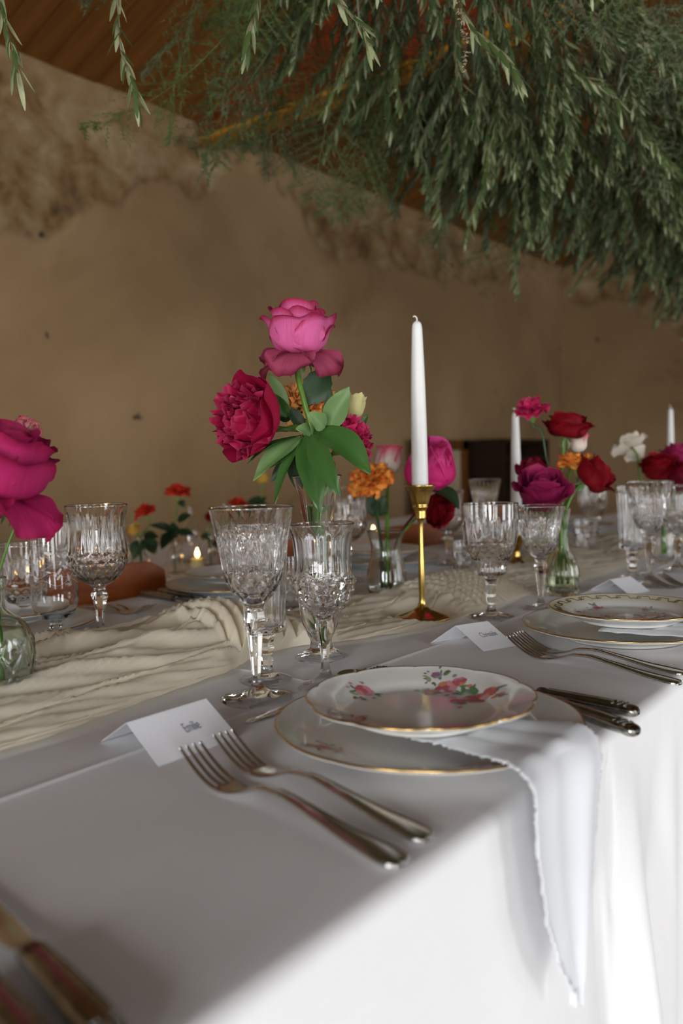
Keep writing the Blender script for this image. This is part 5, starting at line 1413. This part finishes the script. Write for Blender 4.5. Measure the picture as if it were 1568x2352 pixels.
bg_flower('red bloom on the background table beside the tallest goblet rim', b2, (1.7157, 1.8200, 0.8267), dirv(-0.1, 1, -0.1), 'rose', 'red', 0.6, 87, [((1.7114, 1.8200, 0.7709), (1.6677, 1.8200, 0.7849), 0.03), ((1.7108, 1.8200, 0.7582), (1.7609, 1.8200, 0.7381), 0.04)])
bg_flower('coral bloom behind the tallest goblet rim', b2, (1.8208, 1.8200, 0.8588), dirv(0.2, 1, -0.1), 'carnation', 'coral', 1.0, 89, [((1.8478, 1.8200, 0.8387), (1.9755, 1.8200, 0.8581), 0.05), ((1.8478, 1.8200, 0.8387), (1.9506, 1.8200, 0.8868), 0.04)])
bg_flower('pale yellow bloom left of the bouquet vase in the background', b4, (1.9327, 1.8200, 0.9311), dirv(0, 1, -0.1), 'rose', 'yellow', 0.62, 91)
# candle flames' jar glasses give way to plain bottles
for i, (px_, lab) in enumerate((((1.4481, 1.9000, 0.7313), 'tall clear bottle on the background table, left one'), ((1.7478, 1.9500, 0.6962), 'tall clear bottle on the background table, middle one'), ((1.9434, 2.0000, 0.6794), 'tall clear bottle on the background table, right one'))):
    if i == 0:
        VG = [(0.028, 0), (0.030, 0.003), (0.030, 0.08), (0.026, 0.11), (0.012, 0.14), (0.010, 0.17), (0.012, 0.175)]
        bo = stemware('glass_bottle', lab, 'bottle', (px_[0], px_[1], T2Z), VG, 0, 0.0, 40, relief_none, wall=0.002, stem_sides=0, names=('foot', 'stem', 'bottle_body'), npts=50, group='clear bottles in the background')
    else: dup(bo, (px_[0], px_[1], T2Z), 0, lab)

# framed picture and dark shelf by the left wall
fx = (4.9983, 3.0000, 0.9727)
pic = thing('framed_picture', 'gold framed pale picture leaning low by the left wall behind the candle', 'picture', (fx[0] - 0.02, 3.02, 0), 0)
mb = MB()
for sx in (-1, 1): mb.box((sx * 0.30, 0, 0.56), (0.07, 0.04, 1.12))
for z in (0.035, 1.085): mb.box((0, 0, z), (0.67, 0.04, 0.07))
mb.build('picture_frame', wood_mat('gilt_wood', hexc('#4a2c12'), hexc('#7a4d22'), 4, 2, 0.4), pic, smooth=False)
mb = MB(); mb.box((0, 0.008, 0.56), (0.53, 0.01, 0.98)); mb.build('picture_sheet', simple_mat('picture_paper', hexc('#b8a688'), 0.6, 0.0, 6, 0.15), pic, smooth=False)
sx0 = (5.0655, 2.9000, 0.9698)
sh = thing('dark_shelf', 'dark wooden shelf unit standing by the left wall beside the framed picture', 'shelf', (5.72, 2.9, 0), 0)
for nm, c, d_ in (('side_panel', (-0.36, 0, 0.56), (0.03, 0.32, 1.12)), ('side_panel', (0.36, 0, 0.56), (0.03, 0.32, 1.12)), ('back_panel', (0, 0.15, 0.56), (0.70, 0.02, 1.10)), ('top_panel', (0, 0, 1.105), (0.70, 0.32, 0.03)), ('shelf_board', (0, 0, 0.98), (0.69, 0.30, 0.025)), ('shelf_board', (0, 0, 0.62), (0.69, 0.30, 0.025)), ('shelf_board', (0, 0, 0.08), (0.69, 0.30, 0.025))):
    mb = MB(); mb.box(c, d_); mb.build(nm, M['dark_wood'], sh, smooth=False)

# ------------------------------------------------------------------ hanging greenery
def blade(mb, base, d, L, W, nrm, sag=0.15, seg=3):
    """one narrow leaf as a short strip"""
    d = Vector(d).normalized(); s = d.cross(Vector(nrm))
    if s.length < 1e-4: s = d.orthogonal()
    s.normalize(); n = s.cross(d)
    V = []; UV = []
    for i in range(seg + 1):
        v = i / seg
        wd = W / 2 * (math.sin(PI * (0.08 + 0.90 * v)) ** 0.7)
        c = Vector(base) + d * (L * v) + n * (sag * L * v * v)
        V += [c - s * wd, c + n * (wd * 0.35), c + s * wd]; UV += [(0, v), (0.5, v), (1, v)]
    mb.add(V, grid_faces(seg + 1, 3).tolist(), UV)
def sprig_mesh(seed, L=0.24, leafL=0.042, leafW=0.0068, n=34, name='sprig'):
    """leafy twig hanging down from the origin"""
    rnd = random.Random(seed)
    bx, by = rnd.uniform(-0.25, 0.25), rnd.uniform(-0.25, 0.25)
    P = lambda v: Vector((bx * L * v * v + 0.006 * math.sin(v * 9 + seed), by * L * v * v + 0.006 * math.cos(v * 8 + seed), -L * v))
    st = MB(); st.tube([P(i / 10) for i in range(11)], [0.0016 * (1 - 0.7 * i / 10) for i in range(11)], 5)
    lf = MB()
    for k in range(n):
        v = 0.06 + 0.94 * (k / (n - 1)) ** 0.9
        a = k * 2.4 + rnd.uniform(-0.5, 0.5)
        op = rnd.uniform(0.35, 0.75) * (1.0 - 0.35 * v)
        d = Vector((math.cos(a) * math.sin(op), math.sin(a) * math.sin(op), -math.cos(op)))
        ll = leafL * rnd.uniform(0.7, 1.2) * (1 - 0.25 * v)
        blade(lf, P(v), d, ll, leafW * rnd.uniform(0.8, 1.2), Vector((math.cos(a), math.sin(a), 0.4)), rnd.uniform(-0.25, 0.1))
    return st, lf
def sprig_joined(seed, mats, **kw):
    st, lf = sprig_mesh(seed, **kw)
    mb = MB(); mb.add(lf.v, lf.f, lf.uv); nl = len(lf.f); mb.add(st.v, st.f, st.uv)
    o = make_obj('sprig', mb.v, mb.f, mats, None, True, mb.uv)
    o.data.polygons.foreach_set('material_index', [0] * nl + [1] * (len(mb.f) - nl))
    me = o.data
    bpy.data.objects.remove(o)
    return me
def fern_mesh(seed, mat, L=0.30):
    """feathery asparagus fern frond hanging from the origin"""
    rnd = random.Random(seed)
    mb = MB()
    bx, by = rnd.uniform(-0.3, 0.3), rnd.uniform(-0.3, 0.3)
    P = lambda v: Vector((bx * L * v * v, by * L * v * v, -L * v * (1 - 0.15 * v)))
    mb.tube([P(i / 8) for i in range(9)], [0.0010 * (1 - 0.7 * i / 8) for i in range(9)], 4)
    pa = rnd.uniform(0, 6.28)
    for k in range(26):
        v = 0.12 + 0.86 * k / 25
        a = pa + (k % 2) * PI + rnd.uniform(-0.5, 0.5)
        bl = L * 0.30 * math.sin(PI * min(1, 0.15 + 0.80 * v)) * rnd.uniform(0.7, 1.15)
        d = Vector((math.cos(a) * 0.85, math.sin(a) * 0.85, -0.55 + rnd.uniform(-0.2, 0.3))).normalized()
        b0 = P(v)
        for q in range(13):
            t = (q + 0.4) / 13
            c = b0 + d * bl * t + Vector((0, 0, -0.12 * bl * t * t))
            for e in range(3):
                nd = (d * 0.55 + Vector((rnd.uniform(-1, 1), rnd.uniform(-1, 1), rnd.uniform(-1, 1))) * 0.75).normalized()
                nl = 0.012 * rnd.uniform(0.6, 1.2)
                s = nd.orthogonal().normalized() * 0.0006
                mb.add([c - s, c + s, c + nd * nl], [(0, 1, 2)])
        s = d.orthogonal().normalized() * 0.00035
        e = b0 + d * bl + Vector((0, 0, -0.12 * bl))
        mb.add([b0 - s, b0 + s, e], [(0, 1, 2)])
    o = make_obj('frond', mb.v, mb.f, mat, None, True)
    me = o.data; bpy.data.objects.remove(o)
    return me

GY, GZ = 0.80, 2.00           # axis of the hanging garland above the middle of the table
gar = thing('hanging_garland', 'dense garland of olive sprigs and fern hanging above the table', 'garland', (2.4, GY, GZ + 0.30))
GL = gar.location
mb = MB()
mb.tube([(x - GL.x, 0.04 * math.sin(x * 2.1), GZ - GL.z + 0.05 * math.sin(x * 1.7)) for x in np.linspace(0.75, 5.2, 40)], 0.018, 8)
mb.build('branch', M['sprig_stem'], gar)
for x in (1.2, 2.4, 3.9):
    mb = MB(); top = EAVE + (WALL_Y - GY) * SL - 0.02
    mb.tube([(x - GL.x, 0, GZ - GL.z), (x - GL.x, 0, top - GL.z)], 0.0015, 5); mb.build('hanging_wire', M['steel'], gar)
SPR = [sprig_joined(i, [M['olive'] if i % 2 else M['olive2'], M['sprig_stem']], L=0.19 + 0.025 * (i % 4), n=44 + 5 * (i % 3), leafL=0.036 + 0.004 * (i % 3)) for i in range(8)]
FRN = [fern_mesh(100 + i, M['fern'] if i % 2 else M['fern2'], 0.26 + 0.03 * (i % 3)) for i in range(6)]
rnd = random.Random(77)
def hang_matrix(p, out_ang, out_dir, spin, s):
    """frond whose tip points down and out"""
    ax = Vector((math.cos(out_dir), math.sin(out_dir), 0)).cross(Vector((0, 0, -1))).normalized()
    return Matrix.Translation(Vector(p) - GL) @ Matrix.Rotation(-out_ang, 4, ax) @ Matrix.Rotation(spin, 4, 'Z') @ Matrix.Scale(s, 4)
def sprig_place(x, rmax=0.30):
    a = rnd.uniform(-1.35, 1.35)
    r = rmax * rnd.uniform(0.35, 1.0)
    low = 0.06 if x > 1.45 else (-0.07 if x > 1.25 else -0.19)
    p = (x, GY + r * math.sin(a) * 1.15, GZ - low - r * math.cos(a) * 0.80)
    return hang_matrix(p, abs(a) * 0.45 + rnd.uniform(-0.15, 0.3), PI / 2 if a > 0 else -PI / 2, rnd.uniform(0, 6.28), rnd.uniform(0.85, 1.15))
for k in range(290):
    link_mesh('olive_sprig', rnd.choice(SPR), gar, sprig_place(1.06 + 2.9 * (rnd.random() ** 1.3)))
for k in range(200):
    if k < 48:             # feathery fringe at the near end
        x = 0.88 + 0.32 * rnd.random(); a = rnd.uniform(-1.5, 1.5); od = PI + rnd.uniform(-0.9, 0.9); oa = rnd.uniform(0.2, 1.1); r = rnd.uniform(0.05, 0.24); dz = 0.0
        p = (x, GY + r * math.sin(a), GZ + 0.05 - r * math.cos(a) * 0.7)
    elif k < 150:          # ferns reaching out on the far side
        x = 1.08 + 1.5 * rnd.random(); od = PI / 2 + rnd.uniform(-0.8, 0.8); oa = rnd.uniform(0.3, 1.0)
        p = (x, GY + rnd.uniform(0.15, 0.42), GZ - rnd.uniform(-0.05, 0.26))
    else:
        x = 1.2 + 2.6 * rnd.random(); od = -PI / 2 + rnd.uniform(-0.8, 0.8); oa = rnd.uniform(0.2, 0.9)
        p = (x, GY - rnd.uniform(0.05, 0.30), GZ - rnd.uniform(0.0, 0.22))
    link_mesh('fern_frond', rnd.choice(FRN), gar, hang_matrix(p, oa, od, rnd.uniform(0, 6.28), rnd.uniform(0.8, 1.2)))
# the dense heart of the garland: too many leaves to tell apart
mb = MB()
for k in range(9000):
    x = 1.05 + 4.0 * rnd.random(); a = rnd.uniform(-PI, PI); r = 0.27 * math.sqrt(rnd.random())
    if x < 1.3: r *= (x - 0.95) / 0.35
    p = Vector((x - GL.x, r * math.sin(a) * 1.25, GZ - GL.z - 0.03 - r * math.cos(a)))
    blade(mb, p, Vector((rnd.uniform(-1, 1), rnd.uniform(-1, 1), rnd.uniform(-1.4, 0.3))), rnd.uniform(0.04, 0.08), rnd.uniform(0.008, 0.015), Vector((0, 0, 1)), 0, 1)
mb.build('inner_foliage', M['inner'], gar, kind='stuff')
VV, FF, MI, k0 = [], [], [], 0
geo_ = []
for me in SPR:
    co = np.empty(len(me.vertices) * 3); me.vertices.foreach_get('co', co)
    geo_.append((co.reshape(-1, 3), np.array([tuple(p.vertices) for p in me.polygons if len(p.vertices) == 4]), np.array([p.material_index for p in me.polygons if len(p.vertices) == 4])))
for k in range(420):
    co, fa, mi = rnd.choice(geo_)
    m4 = np.array(sprig_place(1.12 + 3.6 * (rnd.random() ** 1.1), 0.27))
    VV.append(co @ m4[:3, :3].T + m4[:3, 3]); FF.append(fa + k0); MI.append(mi); k0 += len(co)
o = make_obj('olive_sprigs_inside', np.concatenate(VV), np.concatenate(FF), [M['olive2'], M['sprig_stem']], gar, kind='stuff')
o.data.polygons.foreach_set('material_index', np.concatenate(MI))

def single_sprig(name, pts, leaves, rad=0.0014, seed=1, pale=True):
    """a foremost sprig with every leaf an object of its own: stem points and leaf count"""
    C = curve_pts(pts, 30)
    V, F = tube_geo([Vector(c) - GL for c in C], np.linspace(rad, rad * 0.45, 30), 6)
    st = make_obj(name, V, F, M['sprig_stem'], gar)
    r_ = random.Random(seed)
    for k in range(leaves):
        v = 0.05 + 0.95 * k / (leaves - 1)
        i = min(28, int(v * 29)); c = Vector(C[i]); t = (Vector(C[i + 1]) - c).normalized()
        a = k * 2.4 + r_.uniform(-0.4, 0.4)
        o1 = t.orthogonal().normalized(); o2 = t.cross(o1)
        side = o1 * math.cos(a) + o2 * math.sin(a)
        op = r_.uniform(0.25, 0.6)
        d = (t * math.cos(op) + side * math.sin(op) + Vector((0, 0, -0.25))).normalized()
        b = MB(); blade(b, c - GL, d, 0.040 * r_.uniform(0.75, 1.2), 0.0074 * r_.uniform(0.85, 1.15), side, r_.uniform(-0.2, 0.1), 5)
        b.build('leaf', M['olive'], st)
single_sprig('olive_sprig', [(0.7613, 0.9646, 1.6920), (0.7480, 0.9412, 1.6102), (0.7337, 0.9193, 1.5310), (0.7330, 0.9002, 1.4920), (0.7352, 0.8943, 1.4609)], 24, 0.0016, 3)
single_sprig('olive_sprig', [(0.6360, 1.0410, 1.6651), (0.6237, 1.0155, 1.5753), (0.6213, 0.9986, 1.5368), (0.6240, 0.9925, 1.5093), (0.6258, 0.9883, 1.4884)], 18, 0.0014, 5)
single_sprig('olive_sprig', [(0.8432, 0.7717, 1.6231), (0.8311, 0.7667, 1.5783), (0.8149, 0.7668, 1.5345), (0.8126, 0.7683, 1.5191)], 12, 0.0012, 7)
single_sprig('olive_sprig', [(0.9111, 0.7183, 1.6325), (0.9077, 0.6846, 1.5754), (0.9118, 0.6604, 1.5472), (0.9080, 0.6460, 1.5169)], 16, 0.0014, 9)
single_sprig('olive_sprig', [(1.1331, 0.6525, 1.7024), (1.1166, 0.6158, 1.6098), (1.1259, 0.5661, 1.5555), (1.1353, 0.5510, 1.5243)], 24, 0.0014, 11)
single_sprig('olive_sprig', [(1.4726, 0.6225, 1.6788), (1.4790, 0.5777, 1.6383), (1.4910, 0.5438, 1.6142), (1.4963, 0.5344, 1.5875)], 20, 0.0014, 13)
# dried blossom spray
C = curve_pts([(1.0711, 0.6129, 1.6504), (1.0631, 0.6022, 1.6027), (1.0657, 0.5960, 1.5726), (1.0631, 0.5959, 1.5367), (1.0602, 0.5974, 1.5140)], 24)
V, F = tube_geo([Vector(c) - GL for c in C], np.linspace(0.0011, 0.0005, 24), 6)
ds = make_obj('dried_spray', V, F, M['red_stem'], gar)
rnd = random.Random(9)
for k in range(20):
    c = Vector(C[min(23, 2 + k)]) - GL
    if k % 5 == 3: continue
    b = MB()
    for q in range(5):
        a = q * 2 * PI / 5 + rnd.uniform(-0.3, 0.3)
        off = Vector((rnd.uniform(-1, 1), rnd.uniform(-1, 1), rnd.uniform(-0.6, 0.2))) * 0.003
        blade(b, c + off, Vector((math.cos(a), math.sin(a), -0.4)), 0.0045, 0.003, Vector((0, 0, 1)), 0.2, 2)
    b.build('dried_blossom', M['dry'], ds)
